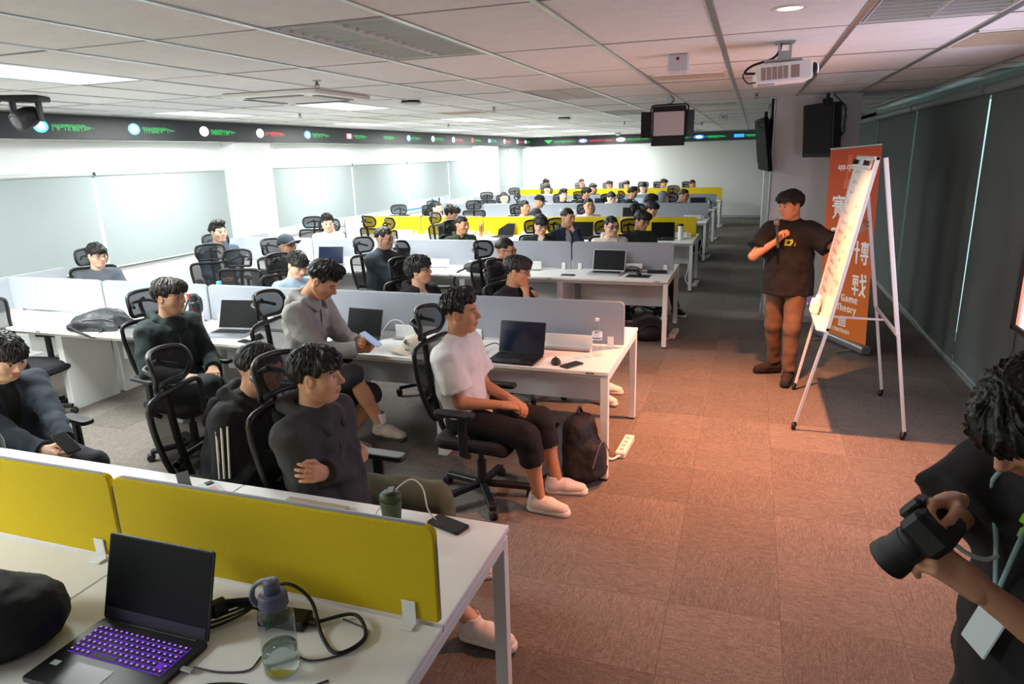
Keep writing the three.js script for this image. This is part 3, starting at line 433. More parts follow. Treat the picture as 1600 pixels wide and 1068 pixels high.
// ---------------------------------------------------------------- bench desk rows
const ROWZ = [-1.79, -4.90, -8.19, -11.49, -14.59, -17.69, -20.75], ROWC = ['y', 'g', 'g', 'y', 'g', 'g', 'y'];
const rowName = ['yellow-screened bench desk row nearest the camera', 'grey-screened bench desk row, second from the camera', 'grey-screened bench desk row, third from the camera', 'yellow-screened bench desk row in the middle of the room', 'grey-screened bench desk row behind the middle yellow one', 'grey-screened bench desk row, second from the far wall', 'yellow-screened bench desk row nearest the far wall'];
{
  const top = bev(1.196, .026, .592, .003), panelG = slab(rrect(1.185, .31, .035, .012), .026, .005), edge = mat('#8b8f96', .5), clipG = merge([bev(.045, .075, .004, .001, 0, .03, .018), bev(.045, .006, .04, .001, 0, -.006, .03)]), footM = M.dark, screw = rod([0, .045, .019], [0, .045, .023], .006, .006, 8);
  const trimG = tube([[-.586, -.15, 0], [-.588, .1, 0], [-.572, .145, 0], [-.54, .153, 0], [0, .1535, 0], [.54, .153, 0], [.572, .145, 0], [.588, .1, 0], [.586, -.15, 0]], .008, 60, 6, false, .2), modG = bev(.98, .36, .016, .002), boxG = merge([bev(.34, .10, .012, .002, 0, .05, 0), bev(.34, .012, .07, .002, 0, .006, .03)]), slotG = bev(.33, .012, .05, .002), tagG = bev(.055, .006, .003, .0008);
  ROWZ.forEach((z, r) => {
    const o = thing('bench_desk', rowName[r], 'desk', [0, 0, z]);
    for (let k = 0; k < 5; k++) for (const s of [1, -1]) {
      const x = -.6 - 1.2 * k; shared('desktop', top, M.desk, o, [x, .737, s * .302]);
      if (r < 3) shared('asset_tag', tagG, M.black, o, [x + .48, .738, s * .602]);
      if (r > 0 && !(s === 1 && r === 1 && k > 2)) { const b = sub('cable_box', o, [x + (r === 1 ? .22 : r === 2 ? .08 : .3) * (s > 0 ? 1 : -1), .752, s * .11]); if (s < 0) b.rotation.y = Math.PI; shared('lid', boxG, M.deskMetal, b, [0, 0, 0], [-.0, 0, 0]); shared('slot', slotG, mat('#8d8f90', .5), b, [0, .008, .05]); }
      const ft = ROWC[r] === 'y' ? M.yellowFelt : M.greyFelt;
      if (s === 1) {
        const p = shared('partition_panel', panelG, ft, o, [x, .755 + .155 + .012, 0]); shared('edge_strip', trimG, edge, p);
        for (const cx of [-.5, .5]) for (const q of [0, Math.PI]) { const c = shared('clip', clipG, M.white, p, [cx, -.16, 0], [0, q, 0]); }
        shared('modesty_panel', modG, mat('#d9dbdb', .6), o, [x, .52, 0]);
      }
    }
    // frame: end portals, slab supports at the joints, long rails
    for (const x of [-.03]) for (const s of [1, -1]) { shared('leg', bev(.05, .7, .05, .003), M.deskMetal, o, [x, .362, s * .565]); shared('foot_pad', bev(.05, .014, .05, .002), footM, o, [x, .007, s * .565]); }
    shared('end_rail', bev(.05, .04, 1.1, .003), M.deskMetal, o, [-.03, .7, 0]);
    for (const s of [1, -1]) shared('long_rail', bev(5.9, .04, .03, .003), M.deskMetal, o, [-3, .7, s * .5]);
    for (const k of [1, 2, 3, 4]) for (const s of [1, -1]) { const q = sub('slab_leg', o, [-1.2 * k - .02, .35, s * .27]); shared('panel', bev(.07, .7, .48, .004), mat('#e4e5e4', .5), q); shared('foot_pad', bev(.06, .012, .47, .002), footM, q, [0, -.344, 0]); }
    shared('end_screen', slab(rrect(1.2, .31, .035, .012), .026, .005), M.greyFelt, o, [-6.0, .922, 0], [0, Math.PI / 2, 0]);
    for (const s of [1, -1]) { shared('leg', bev(.05, .7, .05, .003), M.deskMetal, o, [-5.97, .362, s * .565]); shared('foot_pad', bev(.05, .014, .05, .002), footM, o, [-5.97, .007, s * .565]); }
  });
}
// ---------------------------------------------------------------- mesh office chair
const chairMats = { frame: mat('#1a1b1d', .45), mesh: null, seat: mat('#16171a', .9), pad: mat('#1e2023', .5), metal: mat('#2a2b2d', .4, { metalness: .3 }) };
{ const w = dataTex(64, (u, v, i, j) => ((i % 4 < 2) !== (j % 4 < 2) ? .13 : .085)); w.repeat.set(30, 30); chairMats.mesh = new THREE.MeshStandardMaterial({ color: '#ffffff', map: w, roughness: .8, transparent: true, opacity: .8, side: THREE.DoubleSide }); }
function gridSurf(nu, nv, f) { const g = new THREE.PlaneGeometry(1, 1, nu, nv), p = g.attributes.position; for (let i = 0; i < p.count; i++) { const q = f(p.getX(i) + .5, p.getY(i) + .5); p.setXYZ(i, q[0], q[1], q[2]); } g.computeVertexNormals(); return clean(g); }
const chairGeo = (() => {
  const G = {}, bz = (y, x = 0) => -.215 - (y - .5) * .2 + .35 * x * x - .03 * Math.sin((y - .5) / .5 * 3.1);
  const bw = (y) => .185 + (y - .55) / .43 * .05;
  const loop = []; for (const s of [1, -1]) { const ys = s > 0 ? [.56, .68, .8, .92, .985] : [.985, .92, .8, .68, .56]; for (const y of ys) { const w = bw(y) * (y > .97 ? .86 : y < .57 ? .86 : 1); loop.push([s * w, y + (y > .97 ? .012 : 0), bz(y, w)]); } if (s > 0) loop.push([0, 1.0, bz(1.0)]); }
  loop.push([0, .53, bz(.53)]);
  G.back_frame = tube(loop, .015, 60, 8, true);
  G.back_mesh = gridSurf(12, 14, (u, v) => { const y = .545 + v * .445, w = bw(y) * .97, x = (u * 2 - 1) * w; return [x, y, bz(y, x)]; });
  G.back_spine = merge([tube([[0, .4, -.1], [0, .42, -.24], [0, .55, -.285], [0, .75, -.325], [0, .95, -.345], [0, 1.03, -.36]], .019, 30, 8), tube([[-.14, .66, -.265], [-.05, .64, -.31], [0, .635, -.31], [.05, .64, -.31], [.14, .66, -.265]], .016, 20, 8)]);
  const hy = 1.115, hz = (x, y) => -.335 + x * x * 2.0 - 3 * (y - hy) * (y - hy) - (y - hy) * .1, hl = [];
  for (const [x, y] of [[-.13, -.07], [-.155, 0], [-.14, .07], [-.07, .088], [0, .09], [.07, .088], [.14, .07], [.155, 0], [.13, -.07], [.06, -.08], [0, -.08], [-.06, -.08]]) hl.push([x, hy + y, hz(x, hy + y)]);
  G.headrest_frame = tube(hl, .0135, 48, 8, true);
  G.headrest_mesh = gridSurf(12, 8, (u, v) => { const x = (u * 2 - 1) * .145, y = hy + (v * 2 - 1) * .078; return [x, y, hz(x, y)]; });
  G.headrest_bracket = merge([tube([[0, 1.0, -.35], [0, 1.06, -.40], [0, 1.12, -.41], [0, 1.15, -.36]], .014, 16, 8), tube([[-.1, 1.1, -.325], [-.07, 1.12, -.395], [0, 1.125, -.41], [.07, 1.12, -.395], [.1, 1.1, -.325]], .011, 20, 7)]);
  const sg = slab(rrect(.5, .47, .09), .07, .026, 8); sg.rotateX(-Math.PI / 2); { const p = sg.attributes.position; for (let i = 0; i < p.count; i++) { const z = p.getZ(i), x = p.getX(i); p.setY(i, p.getY(i) - (z > .12 ? (z - .12) ** 2 * 2.2 : 0) + x * x * .12); } sg.computeVertexNormals(); } sg.translate(0, .43, .02); G.seat = sg;
  G.mechanism = merge([bev(.2, .05, .24, .01, 0, .375, 0), rod([.1, .37, .05], [.28, .365, .06], .006, .006, 6)]);
  G.gas_lift = merge([rod([0, .08, 0], [0, .25, 0], .03, .028, 14), rod([0, .25, 0], [0, .37, 0], .017, .017, 12)]);
  G.base_leg = merge([beam([0, .095, .03], [0, .07, .3], .045, .032)]);
  G.caster = merge([tf(lathe([[0, -.01], [.024, -.01], [.028, -.004], [.028, .004], [.024, .01], [0, .01]], 14), [.014, .028, .305], [0, 0, Math.PI / 2]), tf(lathe([[0, -.01], [.024, -.01], [.028, -.004], [.028, .004], [.024, .01], [0, .01]], 14), [-.014, .028, .305], [0, 0, Math.PI / 2]), rod([0, .03, .295], [0, .075, .295], .01, .01, 8), bev(.02, .03, .045, .006, 0, .045, .305)]);
  G.arm_post = merge([beam([0, .38, -.02], [.04, .42, -.02], .05, .03), bev(.03, .24, .055, .008, .045, .52, -.02)]);
  const pg = slab(rrect(.075, .25, .03), .028, .008); pg.rotateX(-Math.PI / 2); G.arm_pad = pg.translate(.04, .655, .01);
  return G;
})();
function chair(label, x, z, deg, opt = {}) {
  const o = thing('office_chair', label, 'chair', [x, 0, z], deg * D, 'black mesh office chairs'), C = chairMats, G = chairGeo, dy = opt.dy ?? 0;
  for (let k = 0; k < 5; k++) { const l = shared('base_leg', G.base_leg, C.frame, o, [0, 0, 0], [0, k * 72 * D + .3, 0]); shared('caster', G.caster, C.frame, l); }
  shared('gas_lift', G.gas_lift, C.metal, o); const up = (n, g, m, p) => shared(n, g, m, p ?? o, [0, p ? 0 : dy, 0]);
  up('mechanism', G.mechanism, C.frame); up('seat', G.seat, C.seat);
  const b = up('back_frame', G.back_frame, C.frame); up('back_mesh', G.back_mesh, C.mesh, b); up('back_spine', G.back_spine, C.frame);
  const h = up('headrest_frame', G.headrest_frame, C.frame); up('headrest_mesh', G.headrest_mesh, C.mesh, h); up('headrest_bracket', G.headrest_bracket, C.frame, h);
  for (const s of [1, -1]) { const a = shared('armrest', G.arm_post, C.frame, o, [s * .245, dy, 0]); if (s < 0) a.rotation.y = Math.PI; const pd = shared('arm_pad', G.arm_pad, C.pad, a, [0, 0, s < 0 ? .02 : 0]); }
  return o;
}

// ---------------------------------------------------------------- implicit surfaces for bodies
class Vox {
  constructor(lo, hi, c) { this.c = c; this.o = [lo[0] - 2 * c, lo[1] - 2 * c, lo[2] - 2 * c]; this.n = [0, 1, 2].map((i) => Math.ceil((hi[i] - lo[i]) / c) + 5); this.f = new Float32Array(this.n[0] * this.n[1] * this.n[2]).fill(1); }
  each(lo, hi, fn) {
    const { c, o, n } = this, a = [0, 1, 2].map((i) => Math.max(0, Math.floor((lo[i] - o[i]) / c))), b = [0, 1, 2].map((i) => Math.min(n[i] - 1, Math.ceil((hi[i] - o[i]) / c)));
    for (let k = a[2]; k <= b[2]; k++) for (let j = a[1]; j <= b[1]; j++) { let q = (k * n[1] + j) * n[0] + a[0]; for (let i = a[0]; i <= b[0]; i++, q++) this.f[q] = fn(o[0] + i * c, o[1] + j * c, o[2] + k * c, this.f[q]); }
    return this;
  }
  // tapered capsule; s stretches the section along axis n; flat cuts the end at b
  cap(a, b, ra, rb, k = .02, { n, s = 1, flat, cut } = {}) {
    const dx = b.x - a.x, dy = b.y - a.y, dz = b.z - a.z, L2 = dx * dx + dy * dy + dz * dz || 1e-9, L = Math.sqrt(L2), R = Math.max(ra, rb) * Math.max(1, s) + k + 2 * this.c, is = 1 / s - 1;
    const lo = ['x', 'y', 'z'].map((q) => Math.min(a[q], b[q]) - R), hi = ['x', 'y', 'z'].map((q) => Math.max(a[q], b[q]) + R);
    return this.each(lo, hi, (x, y, z, f) => {
      let px = x - a.x, py = y - a.y, pz = z - a.z; const u = (px * dx + py * dy + pz * dz) / L2, t = u < 0 ? 0 : u > 1 ? 1 : u;
      px -= dx * t; py -= dy * t; pz -= dz * t;
      if (n) { const w = (px * n.x + py * n.y + pz * n.z) * is; px += n.x * w; py += n.y * w; pz += n.z * w; }
      let d = Math.sqrt(px * px + py * py + pz * pz) - (ra + (rb - ra) * t);
      if (flat) { const e = (u - 1) * L; if (e > d) d = e; }
      if (cut) return Math.max(f, -d);
      const h = Math.max(k - Math.abs(f - d), 0) / k; return Math.min(f, d) - h * h * k * .25;
    });
  }
  ell(c, r, k = .01, { cut } = {}) {
    const R = Math.max(...r) + k + 2 * this.c;
    return this.each([c.x - R, c.y - R, c.z - R], [c.x + R, c.y + R, c.z + R], (x, y, z, f) => {
      const X = (x - c.x) / r[0], Y = (y - c.y) / r[1], Z = (z - c.z) / r[2], k0 = Math.hypot(X, Y, Z), k1 = Math.hypot(X / r[0], Y / r[1], Z / r[2]) || 1e-9, d = k0 < 1e-4 ? -Math.min(...r) : k0 * (k0 - 1) / k1;
      if (cut) { const h = Math.max(k - Math.abs(f + d), 0) / k; return Math.max(f, -d) + h * h * k * .25; }
      const h = Math.max(k - Math.abs(f - d), 0) / k; return Math.min(f, d) - h * h * k * .25;
    });
  }
  all(fn) { return this.each(this.o, this.o.map((v, i) => v + this.n[i] * this.c), fn); }
  mesh(color) { // surface nets
    const { f, n, c, o } = this, [nx, ny, nz] = n, id = new Int32Array(f.length).fill(-1), P = [], I = [], sx = 1, sy = nx, sz = nx * ny, off = [0, sx, sy, sx + sy, sz, sx + sz, sy + sz, sx + sy + sz];
    const E = [[0, 1], [2, 3], [4, 5], [6, 7], [0, 2], [1, 3], [4, 6], [5, 7], [0, 4], [1, 5], [2, 6], [3, 7]];
    for (let k = 0; k < nz - 1; k++) for (let j = 0; j < ny - 1; j++) for (let i = 0; i < nx - 1; i++) {
      const q = i + j * sy + k * sz; let m = 0; for (let e = 0; e < 8; e++) if (f[q + off[e]] < 0) m |= 1 << e; if (m === 0 || m === 255) continue;
      let x = 0, y = 0, z = 0, w = 0; for (const [a, b] of E) { if (((m >> a) & 1) === ((m >> b) & 1)) continue; const fa = f[q + off[a]], t = fa / (fa - f[q + off[b]]); x += (a & 1) + t * ((b & 1) - (a & 1)); y += ((a >> 1) & 1) + t * (((b >> 1) & 1) - ((a >> 1) & 1)); z += (a >> 2) + t * ((b >> 2) - (a >> 2)); w++; }
      id[q] = P.length / 3; P.push(o[0] + (i + x / w) * c, o[1] + (j + y / w) * c, o[2] + (k + z / w) * c);
    }
    for (let k = 1; k < nz - 1; k++) for (let j = 1; j < ny - 1; j++) for (let i = 1; i < nx - 1; i++) {
      const q = i + j * sy + k * sz, s = f[q] < 0;
      const quad = (a, b, cc, d, flip) => { if (a < 0 || b < 0 || cc < 0 || d < 0) return; flip ? I.push(a, cc, b, a, d, cc) : I.push(a, b, cc, a, cc, d); };
      if (s !== f[q + sx] < 0) quad(id[q - sy - sz], id[q - sz], id[q], id[q - sy], !s);
      if (s !== f[q + sy] < 0) quad(id[q - sx - sz], id[q - sx], id[q], id[q - sz], !s);
      if (s !== f[q + sz] < 0) quad(id[q - sx - sy], id[q - sy], id[q], id[q - sx], !s);
    }
    const g = new THREE.BufferGeometry(); g.setAttribute('position', new THREE.Float32BufferAttribute(P, 3)); g.setIndex(I); g.computeVertexNormals();
    if (color) { const C = new Float32Array(P.length); for (let i = 0; i < P.length; i += 3) { const q = color(P[i], P[i + 1], P[i + 2]); C[i] = q[0]; C[i + 1] = q[1]; C[i + 2] = q[2]; } g.setAttribute('color', new THREE.BufferAttribute(C, 3)); }
    return g;
  }
}
const cache = {};
const once = (k, f) => cache[k] ?? (cache[k] = f());
// head in its own frame: centre between the ears, +z is the face, y up; colours multiply the skin tone
function headGeo(cell, v) {
  return once(`head${cell}|${v}`, () => {
    const w = [1, 1.06, .95][v], X = new Vox([-.1, -.17, -.12], [.1, .13, .13], cell);
    X.ell(V(0, .03, -.012), [.076 * w, .085, .096], .01).ell(V(0, -.03, .02), [.061 * w, .08, .07], .03).ell(V(0, -.088, .05), [.03 * w, .024, .03], .03);
    for (const s of [1, -1]) { X.ell(V(s * .047 * w, -.025, .045), [.024, .03, .032], .03); X.cap(V(s * .062 * w, -.045, -.005), V(s * .03 * w, -.09, .04), .016, .016, .03); }
    X.cap(V(-.036 * w, .024, .077), V(.036 * w, .024, .077), .011, .011, .02);
    for (const s of [1, -1]) X.ell(V(s * .031, .001, .096), [.02, .011, .016], .012, { cut: 1 });
    for (const s of [1, -1]) X.ell(V(s * .031, .001, .0735), [.0135, .0125, .0135], .003);
    X.cap(V(0, .014, .084), V(0, -.026, .106), .008, .0125, .014); for (const s of [1, -1]) X.ell(V(s * .0115, -.032, .094), [.0085, .0075, .011], .008);
    X.cap(V(-.017, -.056, .085), V(.017, -.056, .085), .0065, .0065, .008, {}).cap(V(-.014, -.067, .084), V(.014, -.067, .084), .0075, .0075, .008); X.cap(V(-.02, -.0612, .094), V(.02, -.0612, .094), .0022, .0022, .004, { cut: 1 });
    for (const s of [1, -1]) { X.ell(V(s * .079 * w, -.002, -.006), [.009, .031, .018], .006); X.ell(V(s * .087 * w, .002, -.003), [.005, .016, .008], .004, { cut: 1 }); }
    X.cap(V(0, -.05, -.025), V(0, -.16, -.04), .054, .056, .02);
    return X.mesh((x, y, z) => {
      const ax = Math.abs(x), n = 1 + .04 * noise(x * 60, y * 60, z * 60);
      if (z > .06 && ax > .019 && ax < .044 && Math.abs(y - .001) < .0085) return Math.abs(ax - .031) < .0065 ? [.05, .04, .04] : Math.abs(y - .001) < .006 ? [1.15, 1.35, 1.5] : [.25, .2, .2];
      if (z > .055 && ax > .013 && ax < .05 && y > .022 - Math.abs(ax - .034) * .15 && y < .0315 - Math.abs(ax - .034) * .25) return [.1, .09, .1];
      if (z > .078 && ax < .023 && y < -.05 && y > -.075) return [.86 * n, .62 * n, .62 * n];
      if (z > .05 && ax < .017 && y < -.034 && y > -.04) return [.45, .35, .33];
      const r = Math.exp(-((ax - .045) ** 2 + (y + .025) ** 2) / .0008) * .08; return [n, n * (1 - r), n * (1 - r)];
    });
  });
}
// hair: shell over the cranium with a hairline, clumped by noise
const HAIR = { short: [.083, .098, .105, .06, .007], fringe: [.087, .101, .11, .024, .009], quiff: [.085, .102, .107, .058, .011], buzz: [.081, .093, .102, .055, .003], shaggy: [.092, .104, .114, .022, .013], crop: [.086, .1, .109, .034, .009] };
function hairGeo(style, cell, v) {
  return once(`hair${style}${cell}${v}`, () => {
    const [rx, ry, rz, front, amp] = HAIR[style], X = new Vox([-.125, -.1, -.14], [.125, .175, .15], cell), sh = style === 'shaggy' ? -.035 : 0;
    X.ell(V(0, .036, -.014), [rx, ry, rz], .005);
    if (style === 'quiff') { X.ell(V(.012, .112, .05), [.055, .032, .045], .03); X.ell(V(-.02, .115, .01), [.05, .03, .05], .03); }
    if (style === 'fringe' || style === 'shaggy' || style === 'crop') X.ell(V(v ? .02 : -.01, .06, .06), [.074, .05, .055], .03);
    return X.all((x, y, z, f) => {
      const ang = Math.atan2(x, z), strand = noise(ang * 22 + 3 * noise(x * 30, y * 30, z * 30 + v), y * 26, v * 5 + 2), tuft = noise(x * 38 + v * 3, y * 34, z * 38), fine = noise(ang * 48, y * 40, 8 + v);
      f += amp * (strand * .75 + tuft * .4 + fine * .5) - amp * .25;
      f += (.055 - y > 0 ? (.055 - y) ** 2 : 0) * (style === 'shaggy' ? 0 : style === 'crop' || style === 'fringe' ? 2.4 : 4.2) * (z < .06 ? 1 : 0); // short sides and nape
      const sm = (a, b, q) => { q = Math.min(1, Math.max(0, (q - a) / (b - a))); return q * q * (3 - 2 * q); };
      const nape = -.058 + sh, ear = .018 + sh * 1.1, burn = -.004 + sh * .6;
      let line = nape + (ear - nape) * sm(-.05, -.022, z); line += (burn - ear) * sm(.008, .02, z); line += (Math.max(front, .03) - burn) * sm(.034, .048, z); line += (front + .014 * tuft + .006 * Math.cos(ang * 11 + v) - Math.max(front, .03)) * sm(.05, .07, z);
      const e = Math.min(1, Math.max(0, (y - line) / .024)); f += .011 * (1 - e) * (1 - e) * (z < .052 ? 1 : .25);
      return Math.max(f, (line - y) * .75);
    }).mesh();
  });
}
// hand: wrist at the origin, fingers along +y, palm towards +z; thumb on +x (side = 1)
const CURL = { relax: [24, 32, 22, .35], fist: [72, 88, 50, .9], grip: [50, 55, 35, .7], flat: [4, 6, 4, .15], hold: [35, 50, 30, .55] };
function handGeo(pose, side, cell) {
  return once(`hand${pose}${side}${cell}`, () => {
    const [c1, c2, c3, th] = CURL[pose], X = new Vox([-.075, -.03, -.04], [.075, .21, .115], cell), fx = [.028, .0095, -.0095, -.027], fl = [.07, .079, .074, .058];
    for (let i = 0; i < 4; i++) X.cap(V(fx[i] * .6 * side, 0, 0), V(fx[i] * side, .088 - (i === 3 ? .008 : 0), .002), .0155, .0115, .014);
    X.cap(V(0, -.03, 0), V(0, .02, 0), .023, .024, .02, { n: V(0, 0, 1), s: .75 });
    for (let i = 0; i < 4; i++) {
      let p = V(fx[i] * side, .088 - (i === 3 ? .008 : 0), .002), a = 0; const r = [.0098, .0088, .0075];
      [[c1, .46], [c2, .3], [c3, .24]].forEach(([c, l], q) => { a += (c + i * 3) * D; const e = p.clone().add(V((fx[i] * .25 + (i - 1.5) * -.004) * side * (1 - th) * .3, Math.cos(a) * fl[i] * l, Math.sin(a) * fl[i] * l)); X.cap(p, e, r[q], r[q] * .92, .004); p = e; });
    }
    const t0 = V(.022 * side, .022, .008), t1 = V((.05 - th * .012) * side, .055, .018 + th * .018), t2 = V((.056 - th * .03) * side, .088, .026 + th * .03), t3 = V((.052 - th * .04) * side, .11, .03 + th * .03);
    X.cap(t0, t1, .015, .0125, .012).cap(t1, t2, .0115, .0098, .006).cap(t2, t3, .0095, .0075, .004);
    return X.mesh((x, y, z) => { const n = 1 + .05 * noise(x * 90, y * 90, z * 90); return y > .1 ? [n * 1.02, n * .94, n * .94] : [n, n, n]; });
  });
}
function shoeGeo(part, c = .0065) {
  return once(`shoe${part}${c}`, () => {
    const X = new Vox([-.06, 0, -.09], [.06, .14, .21], c);
    if (part === 'upper') { X.cap(V(0, .045, -.035), V(0, .05, .06), .04, .04, .03).cap(V(0, .05, .06), V(0, .036, .155), .041, .033, .03, { n: V(1, 0, 0), s: 1.15 }).cap(V(0, .05, -.02), V(0, .105, -.022), .045, .043, .03); X.cap(V(0, .09, -.02), V(0, .16, -.025), .034, .036, .01, { cut: 1 }); return X.all((x, y, z, f) => Math.max(f, .02 - y, y - .118)).mesh(); }
    X.cap(V(0, .016, -.04), V(0, .016, .16), .041, .038, .01, { n: V(1, 0, 0), s: 1.08 }); return X.all((x, y, z, f) => Math.max(f, .0 - y, y - .03 - (z < 0 ? .008 : 0) - (z > .15 ? .006 : 0))).mesh();
  });
}
const SKIN = { light: '#e3b79c', mid: '#d4a283', tan: '#c98f6b', warm: '#cc9475' };
const skinMat = {}; for (const k in SKIN) { skinMat[k] = new THREE.MeshStandardMaterial({ color: SKIN[k], roughness: .55, vertexColors: true }); }
const clothMat = {};
function cloth(hex) { return clothMat[hex] ?? (clothMat[hex] = new THREE.MeshStandardMaterial({ color: hex, roughness: .88 })); }
const hairM = { k: new THREE.MeshStandardMaterial({ color: '#14110f', roughness: .5 }), b: new THREE.MeshStandardMaterial({ color: '#221a15', roughness: .5 }) };
const lensMat = new THREE.MeshPhysicalMaterial({ color: '#ffffff', transmission: 1, thickness: 0, roughness: .04 });
function ik(a, t, l1, l2, pole) {
  const d = t.clone().sub(a); let L = d.length(); const mx = (l1 + l2) * .992; if (L > mx) { d.multiplyScalar(mx / L); L = mx; }
  const n = d.clone().normalize(), x = (l1 * l1 - l2 * l2 + L * L) / (2 * L), h = Math.sqrt(Math.max(0, l1 * l1 - x * x)), p = pole.clone().addScaledVector(n, -pole.dot(n)).normalize();
  return [a.clone().addScaledVector(n, x).addScaledVector(p, h), a.clone().add(d)];
}
function mergeColored(list) { // indexed geometries with position, normal, color
  const P = [], N = [], C = [], I = []; let base = 0;
  for (const [g, m] of list) {
    const p = g.attributes.position, n = g.attributes.normal, c = g.attributes.color, nm = m ? new THREE.Matrix3().getNormalMatrix(m) : null, v = V(0, 0, 0);
    for (let i = 0; i < p.count; i++) { v.fromBufferAttribute(p, i); if (m) v.applyMatrix4(m); P.push(v.x, v.y, v.z); v.fromBufferAttribute(n, i); if (m) v.applyMatrix3(nm).normalize(); N.push(v.x, v.y, v.z); c ? C.push(c.getX(i), c.getY(i), c.getZ(i)) : C.push(1, 1, 1); }
    for (let i = 0; i < g.index.count; i++) I.push(g.index.getX(i) + base); base += p.count;
  }
  const g = new THREE.BufferGeometry(); g.setAttribute('position', new THREE.Float32BufferAttribute(P, 3)); g.setAttribute('normal', new THREE.Float32BufferAttribute(N, 3)); g.setAttribute('color', new THREE.Float32BufferAttribute(C, 3)); g.setIndex(I); return g;
}
/* A person. Local frame: +z forward, +x to the person's left, floor at y = 0. o.head = world position of the head centre. */
function person(o) {
  const { label, head, h = 90, lean = [-8, 2, 8], side = 0, tw = 0, hy = 0, hp = 4, hr = 0, skin = 'mid', hair = 'short', hv = 0, stand = false, res = 2 } = o;
  const cell = [.011, .016, .024][res], hc = [.0042, .006, .008][res];
  const top = { c: '#1c1d20', sleeve: 'long', bulk: 0, ...o.top }, bot = { c: '#1d1f22', ...o.bottom };
  const hipY = stand ? .93 : (o.hipY ?? .55);
  const hq = new THREE.Quaternion().setFromEuler(new THREE.Euler(hp * D, hy * D, hr * D, 'YXZ')), S = V(Math.cos(tw * D), 0, -Math.sin(tw * D)), F = V(Math.sin(tw * D), 0, Math.cos(tw * D));
  const dir = (a) => V(Math.sin(side * D), Math.cos(a * D), 0).addScaledVector(F, Math.sin(a * D)).normalize();
  let k = 1, hip, p1, p2, p3, hc0;
  for (let it = 0; it < 3; it++) {
    hip = V(0, hipY, 0); p1 = hip.clone().addScaledVector(dir(lean[0]), .2 * k); p2 = p1.clone().addScaledVector(dir(lean[1]), .19 * k); p3 = p2.clone().addScaledVector(dir(lean[2]), .13 * k);
    hc0 = p3.clone().addScaledVector(dir(lean[2] + 14), .085).add(V(0, .1, .02).applyQuaternion(hq)); k *= (head[1] - hipY) / (hc0.y - hipY);
  }
  const up = dir(lean[2]), sh = (s) => p2.clone().addScaledVector(up, .075 * k).addScaledVector(S, s * .168).addScaledVector(F, .005);
  const shL = sh(1), shR = sh(-1);
  const rq = V(hc0.x, 0, hc0.z).applyAxisAngle(V(0, 1, 0), h * D), root = V(head[0] - rq.x, 0, head[2] - rq.z);
  // arms
  const at = (p) => (Array.isArray(p) ? A3(p) : p), headPt = (x, y, z) => V(x, y, z).applyQuaternion(hq).add(hc0);
  const arms = { L: [.1, hipY + .14, .3], R: [-.1, hipY + .14, .3], ...(o.arms ?? {}) };
  const A = {};
  for (const s of ['L', 'R']) {
    const sg = s === 'L' ? 1 : -1, S0 = s === 'L' ? shL : shR; let t = arms[s];
    if (t === 'chin') t = headPt(sg * .012, -.155, .085); else if (t === 'mouth') t = headPt(sg * .02, -.17, .10); else if (t === 'cheek') t = headPt(sg * .075, -.13, .045); else if (t[0] === 'chest') t = p2.clone().addScaledVector(S, t[1]).addScaledVector(up, t[2]).addScaledVector(F, t[3]); else if (t.w) t = A3(t.w).sub(root).applyAxisAngle(V(0, 1, 0), -h * D); else t = at(t);
    const [el, wr] = ik(S0, t, .285, .255, at(arms[s + 'p'] ?? [sg * .5, -.8, -.25])); A[s] = { sh: S0, el, wr, pose: arms[s + 'h'] ?? 'relax' };
  }
  // legs
  const legs = { L: [.13, .08, .42], R: [-.13, .08, .42], ...(o.legs ?? {}) }, Lg = {};
  for (const s of ['L', 'R']) { const sg = s === 'L' ? 1 : -1, j = V(sg * .088, hipY - .01, 0), [kn, an] = ik(j, at(legs[s]), .42, .42, at(legs[s + 'p'] ?? (stand ? [sg * .1, .05, 1] : [sg * .15, 1, .5]))); Lg[s] = { j, kn, an }; }
  const pts = [hip, p1, p2, p3, shL, shR, hc0, ...['L', 'R'].flatMap((s) => [A[s].el, A[s].wr, Lg[s].kn, Lg[s].an])], m = .16;
  const lo = ['x', 'y', 'z'].map((q) => Math.min(...pts.map((p) => p[q])) - m), hi = ['x', 'y', 'z'].map((q) => Math.max(...pts.map((p) => p[q])) + m);
  const g = thing('person', label, 'person', [0, 0, 0], h * D);
  const torso = (X, d) => {
    X.cap(hip, p1, .108 + d, .104 + d, .04, { n: S, s: 1.38 }).cap(p1, p2, .105 + d, .113 + d, .05, { n: S, s: 1.36 }).cap(p2, p3, .098 + d, .056 + d, .05, { n: S, s: 1.3 }).cap(shL, shR, .056 + d, .056 + d, .06);
  };
  const arm = (X, s, d, t1, kk = .03) => { // t1: 1 = to the wrist, .55 = tee sleeve on the upper arm
    const a = A[s]; if (t1 >= 1) { X.cap(a.sh, a.el, .058 + d, .047 + d, kk).cap(a.el, a.el.clone().lerp(a.wr, t1 - .02), .046 + d, .033 + d * 1.1, .02, { flat: 1 }); } else X.cap(a.sh, a.sh.clone().lerp(a.el, t1), .06 + d, .06 + d * 1.5, kk, { flat: 1 });
  };
  const leg = (X, s, d, t1, skinny) => { const l = Lg[s]; X.cap(l.j, l.kn, .083 + d, .062 + d, .03); if (t1 > 0) X.cap(l.kn, l.kn.clone().lerp(l.an, t1), .057 + d, (t1 > .9 ? .042 : .06) + d, .02, { flat: 1 }); };
